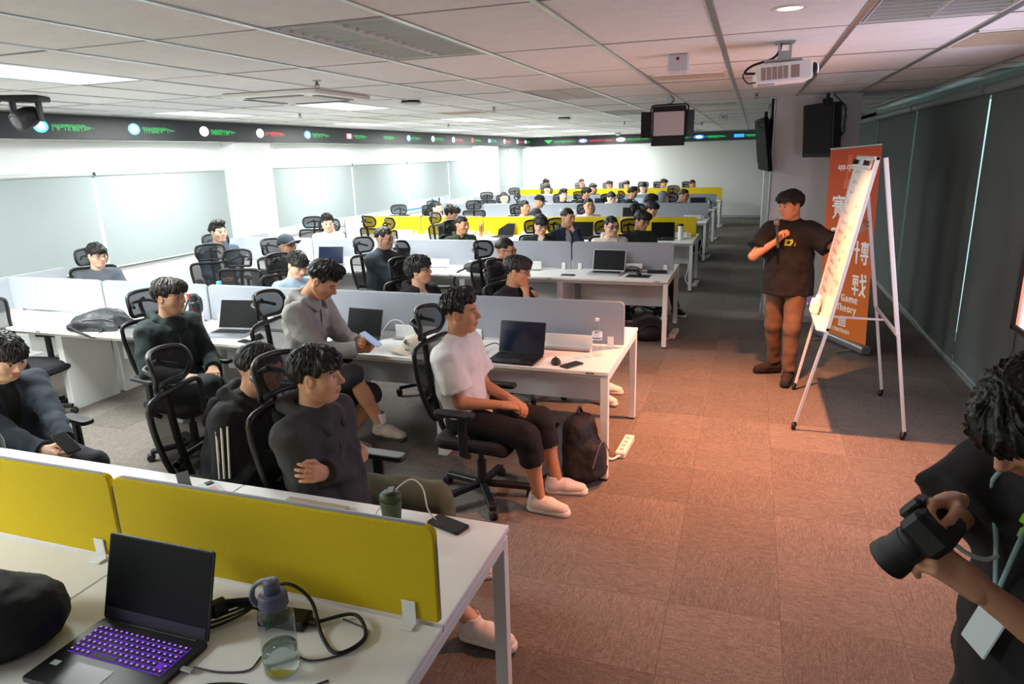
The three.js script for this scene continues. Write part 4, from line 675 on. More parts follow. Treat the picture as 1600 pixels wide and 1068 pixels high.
  // body: one skin surface, head and hands of finer grid merged in
  const B = new Vox(lo, hi, cell); torso(B, -.016); for (const s of ['L', 'R']) { const a = A[s]; B.cap(a.sh, a.el, .048, .038, .02).cap(a.el, a.wr, .041, .026, .015); const l = Lg[s]; B.cap(l.j, l.kn, .074, .055, .03).cap(l.kn, l.kn.clone().lerp(l.an, .45), .05, .053, .02).cap(l.kn.clone().lerp(l.an, .3), l.an, .052, .035, .02); }
  B.cap(p3, headPt(0, -.09, -.03), .056, .053, .03);
  const parts = [[B.mesh(() => [1, 1, 1])]];
  const HM = new THREE.Matrix4().compose(hc0, hq, V(1.04, 1.04, 1.04)); parts.push([headGeo(hc, o.face ?? 0), HM]);
  for (const s of ['L', 'R']) {
    const a = A[s], y = a.wr.clone().sub(a.el).normalize(); if (arms[s + 'd']) y.lerp(at(arms[s + 'd']).normalize(), .8).normalize();
    const pn = at(arms[s + 'n'] ?? [s === 'L' ? -.3 : .3, -1, 0]), z = pn.addScaledVector(y, -pn.dot(y)).normalize(), x = y.clone().cross(z);
    a.hm = new THREE.Matrix4().makeBasis(x, y, z).setPosition(a.wr); parts.push([handGeo(a.pose, s === 'L' ? -1 : 1, [.0036, .0065, .009][res]), a.hm]);
  }
  const add = (n, gg, mm, par) => { const q = new THREE.Mesh(gg, mm); q.name = n; q.castShadow = q.receiveShadow = true; (par ?? g).add(q); return q; };
  add('body', mergeColored(parts), skinMat[skin]);
  // top
  const fold = (X, amp) => X.all((x, y, z, f) => (f > .05 || f < -.05 ? f : f + amp * (noise(x * 13, y * 17, z * 13) + .6 * noise(x * 29 + 5, y * 23, z * 29))));
  const cn = top.kind ?? 'shirt', sl = top.sleeve === 'long' ? 1 : top.sleeve === 'short' ? .72 : 1;
  const T = new Vox(lo, hi, cell); torso(T, .004 + top.bulk); if (stand) T.cap(p1, hip.clone().add(V(0, -.16, 0)), .106 + top.bulk, .128 + top.bulk, .03, { n: S, s: 1.5, flat: 1 }); else T.cap(hip.clone().add(V(0, -.05, .03)), hip, .115 + top.bulk, .112 + top.bulk, .04, { n: S, s: 1.4 });
  for (const s of ['L', 'R']) arm(T, s, .006 + top.bulk, sl);
  const around = (x, y, z) => p3.clone().addScaledVector(S, x).addScaledVector(up, y).addScaledVector(F, z);
  if (top.hood) T.cap(around(0, -.02, 0), around(0, .012, 0), .078, .07, .02);
  else T.cap(p3.clone().addScaledVector(up, -.02), p3.clone().addScaledVector(up, .02 + (top.collar ?? 0)), .07, .066, .02, { flat: 1 });
  if (top.hooded) { T.ell(hc0.clone().add(V(0, .02, -.02).applyQuaternion(hq)), [.125, .15, .135], .02); T.ell(headPt(0, -.01, .1), [.075, .11, .1], .01, { cut: 1 }); }
  if (top.open) { const fr = (p, d) => p.clone().addScaledVector(F, d); T.cap(fr(p3, .1), fr(p1, .17), .055, .05, .02, { cut: 1 }).cap(fr(p1, .17), fr(hip, .18), .05, .05, .02, { cut: 1 }); }
  if (stand) T.all((x, y, z, f) => Math.max(f, hip.y - .13 - y));
  fold(T, (res === 0 ? .0085 : .006) * (top.kind === 'jacket' || top.kind === 'hoodie' ? 1.15 : .85));
  const stripe = top.pat;
  const tm = add(cn, T.mesh(), cloth(top.c));
  const cm2 = cloth(top.c), fs = (p, d) => { const q = p.clone().addScaledVector(F, d + .006 + top.bulk); return [q.x, q.y, q.z]; };
  if (top.hood && !top.hooded) { const r = top.hood, c = around(0, -.02, -.03), b2 = top.bulk, W = new Vox([c.x - .24, c.y - .24, c.z - .24], [c.x + .24, c.y + .24, c.z + .24], Math.min(cell, .011)); W.cap(around(.055, -.05, .1 + b2), around(.1, .012 + b2, .01), r * .6, r * .85, .01).cap(around(.1, .012 + b2, .01), around(.065, .045 + b2, -.085 - b2), r * .85, r, .01).cap(around(.065, .045 + b2, -.085 - b2), around(-.065, .045 + b2, -.085 - b2), r, r, .01).cap(around(-.065, .045 + b2, -.085 - b2), around(-.1, .012 + b2, .01), r, r * .85, .01).cap(around(-.1, .012 + b2, .01), around(-.055, -.05, .1 + b2), r * .85, r * .6, .01).cap(around(.045, .0, -.115 - b2), around(.02, -.11, -.135 - b2), r * 1.15, r * .9, .02).cap(around(-.045, .0, -.115 - b2), around(-.02, -.11, -.135 - b2), r * 1.15, r * .9, .02); fold(W, .005); add('hood', W.mesh(), cm2, tm); }
  if (res < 2 && (top.kind === 'jacket' || top.kind === 'hoodie') && !top.open) add('zip', tube([fs(p3.clone().addScaledVector(up, -.06), .082), fs(p2, .112), fs(p1.clone().lerp(p2, .5), .11), fs(p1, .106), fs(hip.clone().lerp(p1, .4), .11)], .0042, 24, 5), cloth('#5a5c60'), tm);
  if (res < 2 && top.kind === 't_shirt') add('collar', tube([0, 1, 2, 3, 4, 5, 6, 7, 8, 9].map((i) => { const a = i * Math.PI / 5, q = around(Math.sin(a) * .069, .014 - .022 * Math.cos(a), Math.cos(a) * .068 + .004); return [q.x, q.y, q.z]; }), .008, 40, 6, true), cm2, tm);
  if (res === 0 && sl === 1) for (const s2 of ['L', 'R']) { const a = A[s2], ax = a.wr.clone().sub(a.el).normalize(), u1 = V(0, 1, .3).cross(ax).normalize(), u2 = ax.clone().cross(u1), c = a.el.clone().lerp(a.wr, .95), R2 = .036 + top.bulk; add('cuff', tube([0, 1, 2, 3, 4, 5, 6, 7].map((i) => { const t = i * Math.PI / 4, q = c.clone().addScaledVector(u1, Math.cos(t) * R2).addScaledVector(u2, Math.sin(t) * R2); return [q.x, q.y, q.z]; }), .0095, 24, 6, true), cm2, tm); }
  if (top.open) { const U = new Vox(lo, hi, cell); torso(U, -.004); U.cap(p3.clone().addScaledVector(up, -.02), p3.clone().addScaledVector(up, .02), .066, .062, .02, { flat: 1 }); add('undershirt', U.mesh(), cloth(top.open)); }
  // bottom
  const Q = new Vox(lo, hi, cell), lg = bot.short ? (bot.short === true ? .3 : bot.short) : .95; Q.cap(Lg.L.j, Lg.R.j, .106, .106, .03).cap(hip, hip.clone().add(V(0, -.03, .0)), .11, .1, .03, { n: S, s: 1.3 }); for (const s of ['L', 'R']) leg(Q, s, bot.short ? .018 : stand ? .016 : .01, lg); fold(Q, .006);
  add(bot.short ? 'shorts' : 'trousers', Q.mesh(), cloth(bot.c));
  // shoes
  if (o.shoes !== null) for (const s of ['L', 'R']) {
    const l = Lg[s], q = add('shoe', shoeGeo('upper', res ? .011 : .0065), cloth(o.shoes ?? '#202124')); q.position.copy(l.an).add(V(0, -.08, 0)); const tr = o.toe?.[s] ?? [0, s === 'L' ? 8 : -8, 0]; q.rotation.set(tr[0] * D, tr[1] * D, tr[2] * D, 'YXZ');
    add('sole', shoeGeo('sole', res ? .011 : .0065), cloth(o.soles ?? '#d9d3cc'), q); if (res === 0) { add('laces', once('laces', () => merge([0, 1, 2, 3].flatMap((k) => [tube([[-.024, .084 - k * .007, .022 + k * .02], [0, .096 - k * .008, .03 + k * .02], [.024, .084 - k * .007, .034 + k * .02]], .0028, 8, 5)]))), cloth(o.laces ?? '#f2ece6'), q); } if (o.socks) { const sk = add('sock', lathe([[.044, 0], [.041, .05], [.042, .09], [.036, .09]], 16), cloth(o.socks), q); sk.position.set(0, .09, -.02); }
  }
  // hair, glasses, cap
  const H = (n, gg, mm, par) => { const q = add(n, gg, mm, par); if (!par) { q.position.copy(hc0); q.quaternion.copy(hq); q.scale.setScalar(1.04); } return q; };
  if (!top.hooded && !(o.cap)) H('hair', hairGeo(hair, res === 0 ? .0042 : hc, hv), hairM[o.hairC ?? 'k']); else if (o.cap) H('hair', hairGeo('buzz', hc, hv), hairM.k);
  if (o.glasses) {
    const rim = (s) => tube([0, 1, 2, 3, 4, 5, 6, 7].map((i) => { const a = i * Math.PI / 4, c = Math.cos(a), q = Math.sin(a); return [s * .033 + .0235 * Math.sign(c) * Math.abs(c) ** .7, .0 + .0175 * Math.sign(q) * Math.abs(q) ** .7, .102 - Math.abs(s * .033 + .02 * c) * .16]; }), o.glasses === 'thick' ? .0034 : .0023, 24, 5, true);
    const gm = mat(o.glasses === 'gold' ? '#b49a72' : '#17181a', .35, o.glasses === 'gold' ? { metalness: .8 } : {}), r = o.glasses === 'thick' ? .003 : .0016;
    const gl = H('glasses', merge([rim(1), rim(-1), tube([[-.011, .004, .101], [0, .007, .105], [.011, .004, .101]], r, 8, 5), ...[1, -1].map((s) => tube([[s * .056, .005, .094], [s * .072, .006, .06], [s * .082, .004, 0], [s * .082, -.012, -.02]], r, 14, 5))]), gm);
    if (res < 1) for (const s of [1, -1]) { const l = add('lens', tf(new THREE.CircleGeometry(.021, 18), [s * .033, 0, .098], [0, s * .14, 0], [1, .78, 1]), lensMat, gl); }
  }
  if (o.cap) { const cm = cloth(o.cap), cp = H('cap', merge([lathe([[.0, .135], [.03, .133], [.06, .118], [.082, .09], [.091, .055], [.092, .034], [.087, .034], [.0, .1]], 28).scale(1, 1, 1.13).translate(0, 0, -.01)]), cm); const bg = gridSurf(12, 6, (u, v) => { const a = (u - .5) * 2.2, r = .09 + v * .075 * Math.cos(a * .8); return [Math.sin(a) * r * .95, .04 + .012 * Math.cos(a) - v * .012 - .03 * (Math.abs(u - .5) * 2) ** 2, Math.cos(a) * r * 1.05]; }); add('brim', bg, clothD(o.cap), cp); add('button', rod([0, .134, -.01], [0, .139, -.01], .008, .006, 10), cm, cp); }
  g.position.copy(root);
  if (!stand && o.chair !== false) chair(o.chairLabel ?? `black mesh office chair under the ${o.short}`, g.position.x + Math.sin(h * D) * (o.cf ?? .07), g.position.z + Math.cos(h * D) * (o.cf ?? .07), h + (o.ct ?? 0), { dy: hipY - .55 });
  const toWorld = (p) => p.clone().applyAxisAngle(V(0, 1, 0), h * D).add(g.position);
  return { g, A, Lg, p1, p2, p3, hc0, hip, S, F, up, toWorld, add, shL, shR, tm };
}
const clothDm = {}; function clothD(hex) { return clothDm[hex] ?? (clothDm[hex] = new THREE.MeshStandardMaterial({ color: hex, roughness: .88, side: THREE.DoubleSide })); }

// ---------------------------------------------------------------- people
const BLK = '#17181b', NAVY = '#20283a';
const crossed = { L: ['chest', -.15, -.09, .15], R: ['chest', .1, -.16, .13], Lp: [.6, -.8, .1], Rp: [-.6, -.8, .1], Ln: [0, 0, -1], Rn: [0, 0, -1], Rh: 'fist' };
const chinL = { L: 'chin', Lp: [.35, -1, .5], Lh: 'fist', Ln: [-.5, .2, -1] }, chinR = { R: 'chin', Rp: [-.35, -1, .5], Rh: 'fist', Rn: [.5, .2, -1] };
const cheekL = { L: 'cheek', Lp: [.4, -1, .4], Lh: 'fist', Ln: [-1, .1, -.3] }, cheekR = { R: 'cheek', Rp: [-.4, -1, .4], Rh: 'fist', Rn: [1, .1, -.3] };
const one = { Lh: 'grip' };
const pocket = { L: [.16, .62, .2], R: [-.17, .63, .16], Lp: [.5, -.6, -.8], Rp: [-.5, -.6, -.8] };
const P = {};
// nearest rows
P[1] = person({ label: 'person in open navy jacket looking at a phone at the left picture edge', short: 'person at the left picture edge', head: [-2.967, 1.097, -2.7], h: 80, lean: [-22, -6, 14], hy: 8, hp: 22, hair: 'fringe', skin: 'light', res: 0, top: { kind: 'jacket', c: '#26303c', open: '#1c211d', bulk: .006, collar: .02 }, bottom: { c: '#23262a' }, arms: { L: [.02, .66, .46], R: [-.06, .64, .47], Rh: 'hold', Lh: 'hold', Rn: [.8, .3, -.3], Ln: [-.8, .3, -.3] }, legs: { L: [.16, .08, .5], R: [-.02, .16, .56] } });
P[2] = person({ label: 'person with clear glasses in dark green rain jacket beside the red-topped flask', short: 'person in the dark green rain jacket', head: [-3.06, 1.176, -3.95], h: 78, lean: [-14, -4, 10], hy: 20, hp: 0, hair: 'crop', hv: 1, hairC: 'b', skin: 'mid', glasses: 'gold', res: 0, top: { kind: 'jacket', c: '#1e2b2c', hood: .03, bulk: .014 }, bottom: { c: '#1d2227' }, arms: { L: [.1, .66, .26], R: [-.12, .66, .26] }, legs: { L: [.1, .08, .42], R: [.06, .22, .52] } });
P[3] = person({ label: 'person in grey hoodie and shorts with crossed legs reading a phone', short: 'person in the grey hoodie and shorts', head: [-1.918, 1.305, -4.15], h: 92, lean: [2, 8, 20], hy: 2, hp: 34, hair: 'quiff', skin: 'tan', res: 0, top: { kind: 'hoodie', c: '#9c9a98', hood: .032, bulk: .012 }, bottom: { c: '#33343a', short: .02 }, shoes: '#a8998a', soles: '#2c2a29', socks: '#e8e6e2', arms: { L: [.05, .86, .42], R: [-.03, .84, .44], Lh: 'hold', Rh: 'hold', Lp: [.5, -1, -.1], Rp: [-.5, -1, -.1], Rn: [.8, .5, -.2], Ln: [-.8, .5, -.2] }, legs: { L: [.12, .08, .2], R: [.03, .27, .55], Rp: [-.1, 1, .3] }, toe: { R: [4, -6, 0] } });
P[4] = person({ label: 'person in white T-shirt and black shorts with hands in lap beside the water bottle', short: 'person in the white T-shirt at the desk end', head: [-.814, 1.179, -3.9], h: 88, lean: [-16, -6, 2], hy: 10, hp: -4, hair: 'quiff', hv: 1, skin: 'tan', res: 0, top: { kind: 't_shirt', c: '#e6e1de', sleeve: 'short', bulk: .016 }, bottom: { c: '#17171a', short: .42 }, shoes: '#e6d9d2', soles: '#efe6e0', arms: { L: [.05, .65, .27], R: [-.05, .65, .25], Lp: [.4, -.6, -.6], Rp: [-.4, -.6, -.7] }, legs: { L: [.2, .08, .5], R: [-.06, .08, .47] }, toe: { L: [0, 10, 0], R: [0, -4, 0] } });
P[5] = person({ label: 'person with glasses in black hooded jacket with three white sleeve stripes', short: 'person in the striped black jacket', head: [-1.432, 1.096, -2.85], h: 104, lean: [14, 18, 26], hy: 2, hp: 10, hair: 'short', skin: 'mid', glasses: 'gold', res: 0, top: { kind: 'jacket', c: '#202226', hood: .034, bulk: .018 }, arms: { L: [.14, .68, .36], R: [-.14, .68, .36] }, legs: { L: [.2, .08, .34], R: [-.2, .08, .34] } });
P[6] = person({ label: 'person in charcoal hoodie and olive trousers with folded arms behind the near yellow screen', short: 'person in the charcoal hoodie', head: [-.968, 1.165, -2.65], h: 88, lean: [-22, -8, 2], hy: 18, hp: -2, hair: 'crop', skin: 'mid', res: 0, top: { kind: 'hoodie', c: '#3b3b3e', hood: .034, bulk: .016 }, bottom: { c: '#59604a', short: .3 }, shoes: '#e8dcd4', soles: '#efe6df', hipY: .59, arms: crossed, legs: { L: [.4, .08, .4], Lp: [.3, 1, .5], R: [-.0, .08, .7] }, toe: { L: [0, 30, 0], R: [0, -4, 0] } });
P[7] = person({ label: 'person with glasses in slate grey T-shirt seated alone by the window', short: 'person in the slate grey T-shirt', head: [-5.878, 1.15, -5.8], h: 60, hy: 18, hp: 6, hair: 'crop', skin: 'light', glasses: 'thin', res: 1, top: { kind: 't_shirt', c: '#585d66', sleeve: 'short' } });
P[8] = person({ label: 'person in blue jacket over white T-shirt in front of the window pillar', short: 'person in the blue jacket by the pillar', head: [-5.52, 1.249, -7.25], h: 50, hy: 28, hp: -3, hair: 'quiff', skin: 'light', res: 1, top: { kind: 'jacket', c: '#3a4a60', open: '#efefee', bulk: .008, hood: .022 }, bottom: { c: '#39465c' }, arms: { L: [.06, .68, .3], R: [-.06, .68, .3], Ln: [-1, 0, 0], Rn: [1, 0, 0] } });
P[9] = person({ label: 'person in dark baseball cap and black jacket with arms folded', short: 'person in the dark baseball cap', head: [-4.287, 1.131, -6.95], h: 76, hy: 12, hp: -8, skin: 'mid', cap: '#3a3f4a', glasses: 'thin', res: 1, top: { kind: 'jacket', c: '#26282a', collar: .03, bulk: .01 }, arms: crossed });
P[10] = person({ label: 'black-haired person in light blue shirt half hidden behind the grey hoodie', short: 'person in the light blue shirt', head: [-3.29, 1.118, -5.75], h: 66, hp: 24, hair: 'fringe', skin: 'light', res: 1, top: { c: '#a8c4da' } });
P[11] = person({ label: 'heavy-set person with glasses in dark navy jacket leaning on the desk', short: 'heavy-set person in the dark navy jacket', head: [-3.145, 1.204, -7.2], h: 78, lean: [2, 6, 8], hy: 10, hp: 2, hair: 'short', face: 1, skin: 'mid', glasses: 'thin', res: 1, top: { kind: 'jacket', c: '#232a33', bulk: .026, collar: .02 }, bottom: { c: '#3d4a4c' }, arms: { L: [.22, .8, .36], R: [.1, .78, .4], Rp: [-.6, -.8, -.1] } });
P[12] = person({ label: 'person with glossy parted hair in black hoodie looking up to the right', short: 'person in the black hoodie', head: [-1.979, 1.101, -5.7], h: 70, lean: [-14, -6, 4], hy: 26, hp: -10, hair: 'shaggy', skin: 'mid', glasses: 'thin', res: 1, top: { kind: 'hoodie', c: '#1b1c1f', hood: .036, bulk: .012, open: '#d8d6d4' } });
P[13] = person({ label: 'person with dark glasses and cropped hair in navy top behind the chin-resting one', short: 'person in navy with dark glasses', head: [-1.617, 1.12, -7.0], h: 74, hy: 16, hp: 4, hair: 'buzz', skin: 'mid', glasses: 'thick', res: 1, top: { kind: 'jacket', c: '#232b3d', collar: .02, bulk: .01 } });
P[14] = person({ label: 'person in black T-shirt resting chin on a hand behind the grey screen', short: 'person in the black T-shirt', head: [-1.076, 1.117, -5.75], h: 78, lean: [-28, -12, 8], hy: 16, hp: 4, hair: 'fringe', hv: 1, skin: 'tan', glasses: 'thin', res: 1, top: { kind: 't_shirt', c: '#17181a', sleeve: 'short', bulk: .014 }, bottom: { c: '#2a3342' }, shoes: '#e8dcd4', arms: { ...chinR, Rp: [-.1, -1, .7], L: [.1, .66, .3] }, legs: { L: [.42, .08, .58], R: [.16, .08, .66] } });
P[15] = person({ label: 'person in white T-shirt with a hand at the face behind the third row screen', short: 'person in the white T-shirt by the window', head: [-5.217, 1.172, -9.2], h: 28, hy: 12, hp: 10, hair: 'quiff', skin: 'light', res: 1, top: { kind: 't_shirt', c: '#efefed', sleeve: 'short', bulk: .01 }, arms: { ...cheekL } });
P[16] = person({ label: 'short-haired person in dark green jacket left of the bronze tumbler', short: 'person in the dark green jacket', head: [-3.032, 1.157, -9.2], h: 46, hy: 22, hp: 2, hair: 'buzz', skin: 'tan', res: 1, top: { kind: 'jacket', c: '#2f4030', open: '#1a1b1c', bulk: .012, hood: .024 } });
P[17] = person({ label: 'fringed person in black jacket over white T-shirt touching the nose', short: 'fringed person in the black jacket', head: [-1.882, 1.164, -9.2], h: 30, hy: 10, hp: 12, hair: 'fringe', skin: 'light', glasses: 'thin', res: 1, top: { kind: 'jacket', c: '#1c1e20', open: '#f0efee', bulk: .01 }, arms: { ...chinL } });
P[18] = person({ label: 'person in dark blue jacket with a finger on the lips', short: 'person in the dark blue jacket', head: [-1.585, 1.24, -9.5], h: 44, hy: 18, hp: 4, hair: 'buzz', hv: 1, skin: 'mid', res: 1, top: { kind: 'jacket', c: '#2f3a55', open: '#e6e4e4', bulk: .012, hood: .024 }, arms: { L: 'mouth', Lp: [.3, -1, .4], Lh: 'hold', Ln: [-1, 0, -.2] } });
P[19] = person({ label: 'person with thick black glasses in cream hoodie', short: 'person in the cream hoodie', head: [-.916, 1.15, -9.15], h: 22, hy: 18, hp: 2, hair: 'short', face: 1, skin: 'light', glasses: 'thick', res: 1, top: { kind: 'hoodie', c: '#e7ddd0', hood: .036, bulk: .016 } });
P[20] = person({ label: 'person in dark green shirt looking down beside the white flask', short: 'person in the dark green shirt', head: [-.558, 1.21, -9.4], h: 34, hy: 14, hp: 12, hair: 'crop', hv: 1, skin: 'mid', glasses: 'thin', res: 1, top: { kind: 'jacket', c: '#27322b', collar: .03, bulk: .014 }, bottom: { c: '#2a2d2b' }, shoes: '#23262a', soles: '#e6e4e0', arms: { L: [.14, .68, .3], R: [-.14, .68, .3] }, legs: { L: [.34, .08, .46], R: [.1, .08, .5] } });
// middle and far rows
const far = [
  ['pale person holding the chin beside a tall black chair back', 'pale chin-holding person', [-4.846, 1.149, -12.3], 56, 'short', 'light', '#dfe0e0', { arms: chinR, sleeve: 'short' }],
  ['person bent low with tousled hair in front of the middle yellow screen', 'tousled person at the yellow screen', [-3.841, 1.199, -10.7], 84, 'shaggy', 'mid', BLK, { hp: 18 }],
  ['tanned person with short hair in white shirt left of the capped man', 'tanned person in the white shirt', [-3.131, 1.15, -12.4], 50, 'short', 'tan', '#d9d7d4', { hp: -6 }],
  ['person in dark cap and grey and red jacket looking down', 'person in the cap and red-grey jacket', [-3.206, 1.184, -13.6], 92, 'buzz', 'light', '#4a4c50', { cap: '#2c323b', hp: 16, open: '#a02a34' }],
  ['person with thin glasses in pale zipped jacket upright behind the middle yellow screen', 'person in the pale zipped jacket', [-1.916, 1.189, -12.3], 24, 'short', 'mid', '#d8d4ce', { glasses: 'thin', hp: -8 }],
  ['black-haired person leaning the cheek on a hand right of the grey laptop', 'cheek-leaning person', [-.821, 1.121, -12.3], 56, 'fringe', 'mid', '#2a1c1e', { arms: cheekR, hp: 10 }],
  ['dark-haired person mostly hidden behind the cheek-leaning one', 'hidden dark-haired person', [-.998, 1.173, -13.6], 110, 'shaggy', 'mid', BLK, {}],
  ['person in black alone near the left end of the fifth row', 'person in black at the fifth row end', [-4.585, 1.14, -15.4], 24, 'short', 'light', BLK, { arms: chinL }],
  ['person in black T-shirt with parted hair between the cap and the leather jacket', 'person in black with parted hair', [-3.216, 1.196, -15.5], 30, 'quiff', 'light', BLK, { sleeve: 'short' }],
  ['long-faced person in black jacket turned to the right in the sixth row', 'long-faced person in black', [-3.219 + .28, 1.175, -16.6], 52, 'shaggy', 'mid', BLK, {}],
  ['person with glasses in white hoodie covering the mouth with a hand', 'person in the white hoodie', [-2.11, 1.125, -15.4], 26, 'crop', 'light', '#e9e6e2', { glasses: 'thin', arms: chinL, hood: 1 }],
  ['person in black jacket looking right behind the white hoodie', 'black-jacketed person in the sixth row', [-1.85, 1.16, -16.7], 76, 'quiff', 'mid', BLK, {}],
  ['person with a grey checked hood pulled over the head', 'person with the hood up', [-.97, 1.111, -15.3], 62, 'short', 'mid', '#6a6e78', { hooded: true, bulk: .014 }],
  ['person with glasses in navy sweater at the right end of the fifth row', 'person in the navy sweater', [-.568, 1.162, -15.5], 58, 'short', 'tan', NAVY, { glasses: 'thin' }],
  ['pale person in white shirt near the left of the sixth row', 'pale person in white in the sixth row', [-4.474, 1.191, -18.6], 18, 'crop', 'light', '#eeeeec', {}],
  ['person with a fringe in dark green shirt in the sixth row', 'fringed person in dark green', [-3.219, 1.194, -18.6], 22, 'fringe', 'mid', '#2c3b33', {}],
  ['person in white T-shirt with a bowl fringe in front of the far yellow screen', 'bowl-fringed person in white', [-1.885, 1.196, -18.6], 20, 'fringe', 'light', '#f2f2f0', { sleeve: 'short' }],
  ['leftmost dark-haired person behind the far yellow screen', 'leftmost person in the last row', [-5.428, 1.217, -21.8], 20, 'shaggy', 'mid', BLK, {}],
  ['short-haired person second from left behind the far yellow screen', 'second person in the last row', [-4.239, 1.205, -21.7], 24, 'short', 'mid', BLK, { glasses: 'thin' }],
  ['bespectacled person third from left behind the far yellow screen', 'third person in the last row', [-3.335, 1.145, -21.5], 20, 'crop', 'mid', BLK, { glasses: 'thin' }],
  ['fringed person fourth from left behind the far yellow screen', 'fourth person in the last row', [-2.808, 1.139, -21.5], 26, 'fringe', 'light', BLK, {}],
  ['person fifth from left behind the far yellow screen, looking right', 'fifth person in the last row', [-1.715, 1.158, -21.6], 44, 'crop', 'mid', BLK, {}],
  ['rightmost person behind the far yellow screen', 'rightmost person in the last row', [-.863, 1.119, -21.4], 40, 'short', 'tan', BLK, {}],
];
far.forEach(([label, short, head, h, hair, skin, c, x], i) => { P[21 + i] = person({ label, short, head, h, hair, skin, hv: i & 1, hp: x.hp ?? 3, hy: 10, glasses: x.glasses, cap: x.cap, arms: x.arms, face: i % 3, shoes: i === 5 ? '#d8cfc6' : undefined, top: { kind: x.sleeve ? 't_shirt' : 'jacket', c, sleeve: x.sleeve ?? 'long', open: x.open, hood: x.hood ? .034 : 0, hooded: x.hooded, bulk: x.bulk ?? .01 } }); });
// presenter and photographer
P.presenter = person({ label: 'person presenting in black T-shirt and brown trousers with a microphone', head: [1.11, 1.59, -6.8], h: -18, stand: true, lean: [0, 0, 4], tw: 6, hy: -32, hp: 4, hair: 'crop', skin: 'warm', res: 0, top: { kind: 't_shirt', c: '#121314', sleeve: 'short', bulk: .026 }, bottom: { c: '#6b513d' }, shoes: '#2a2120', soles: '#1d1817', arms: { L: [.56, 1.4, .16], Lp: [.2, -1, -.2], Lh: 'flat', Ln: [0, 0, 1], R: [-.06, 1.3, .2], Rp: [-.8, -.7, .1], Rh: 'grip', Rn: [.9, .2, .2], Rd: [.25, .9, .2] }, legs: { L: [.1, .08, .12], R: [-.1, .08, -.12] }, toe: { L: [0, 6, 0], R: [0, -50, 0] } });
P.photo = person({ label: 'person in black with a lanyard holding a camera at the right edge', head: [1.37, 1.5, -1.87], h: -72, stand: true, lean: [-4, 2, 14], hy: 14, hp: 44, hair: 'fringe', hv: 1, skin: 'warm', res: 0, top: { kind: 't_shirt', c: '#101112', sleeve: 'short', bulk: .03 }, bottom: { c: '#141517' }, arms: { L: { w: [1.25, 1.225, -1.65] }, Lp: [.35, -1, -.5], Lh: 'hold', Ln: [-.6, -.5, .2], Ld: [-.34, .5, .73], R: { w: [1.21, 1.35, -1.75] }, Rp: [-.7, -.8, -.3], Rh: 'hold', Rn: [.6, -.3, .3], Rd: [.3, -.05, .9] }, legs: { L: [.13, .08, .02], R: [-.13, .08, -.02] } });

// details worn
{ // three sleeve stripes and cuffs of the striped jacket
  const q = P[5], a = q.A.R, out = V(-1, .35, .1).normalize();
  for (let k = -1; k <= 1; k++) { const ax = a.el.clone().sub(a.sh).normalize(), s = out.clone().addScaledVector(ax, -out.dot(ax)).normalize(), t = s.clone().applyAxisAngle(ax, k * .33); q.add('sleeve_stripe', tube([.02, .3, .6, .92].map((u) => { const c = a.sh.clone().lerp(a.el, u).addScaledVector(t, .078 - .012 * u + .004); return [c.x, c.y, c.z]; }), .006, 20, 6), cloth('#e9e6e2'), q.tm); }
  const w = P[2], l = w.Lg.R, ax = l.kn.clone().sub(l.j).normalize(), o2 = V(-1, .55, 0), s = o2.addScaledVector(ax, -o2.dot(ax)).normalize();
  w.add('trouser_stripe', tube([.1, .4, .7, .95].map((u) => { const c = l.j.clone().lerp(l.kn, u).addScaledVector(s, .083 - .018 * u); return [c.x, c.y, c.z]; }), .016, 20, 8), cloth('#cfc8be'), w.g.children.find((c) => c.name === 'trousers'));
  // chest mark of the presenter
  const r = P.presenter, c = r.p2.clone().addScaledVector(r.F, .145).addScaledVector(r.S, .012).addScaledVector(r.up, -.01), lime = mat('#b9c72a', .6);
  const sp = new THREE.Shape(); sp.moveTo(-.04, -.028); sp.lineTo(.012, -.028); sp.lineTo(.034, .004); sp.lineTo(.026, .028); sp.lineTo(-.034, .028); sp.closePath(); const hole = new THREE.Path(); hole.moveTo(-.02, -.012); hole.lineTo(.004, -.012); hole.lineTo(.014, .012); hole.lineTo(-.016, .012); hole.closePath(); sp.holes.push(hole);
  const bar = new THREE.Shape(); bar.moveTo(.04, -.028); bar.lineTo(.052, -.028); bar.lineTo(.052, .006); bar.closePath();
  const mk = r.add('chest_print', merge([slab(sp, .012, 0), slab(bar, .012, 0)]), lime, r.tm); mk.position.copy(c); mk.rotation.y = Math.atan2(r.F.x, r.F.z);
}
function thingAt(name, label, cat, w, turn = 0, group) { return thing(name, label, cat, [w.x, w.y, w.z], turn, group); }
{ // microphone in the presenter's right hand
  const r = P.presenter, w = r.toWorld(r.A.R.wr), o = thingAt('microphone', 'dark handheld microphone held to the presenter mouth', 'microphone', w.clone().add(V(-.005, .07, .035)), 0); o.rotation.set(-.25, -.2, .1);
  mesh('handle', rod([0, -.13, 0], [0, .06, 0], .011, .016, 14), mat('#2a2628', .4), o); mesh('grille', lathe([[0, .125], [.018, .118], [.026, .1], [.025, .075], [.017, .06], [0, .06]], 20), mat('#6f6a6c', .4, { metalness: .6 }), o);
}
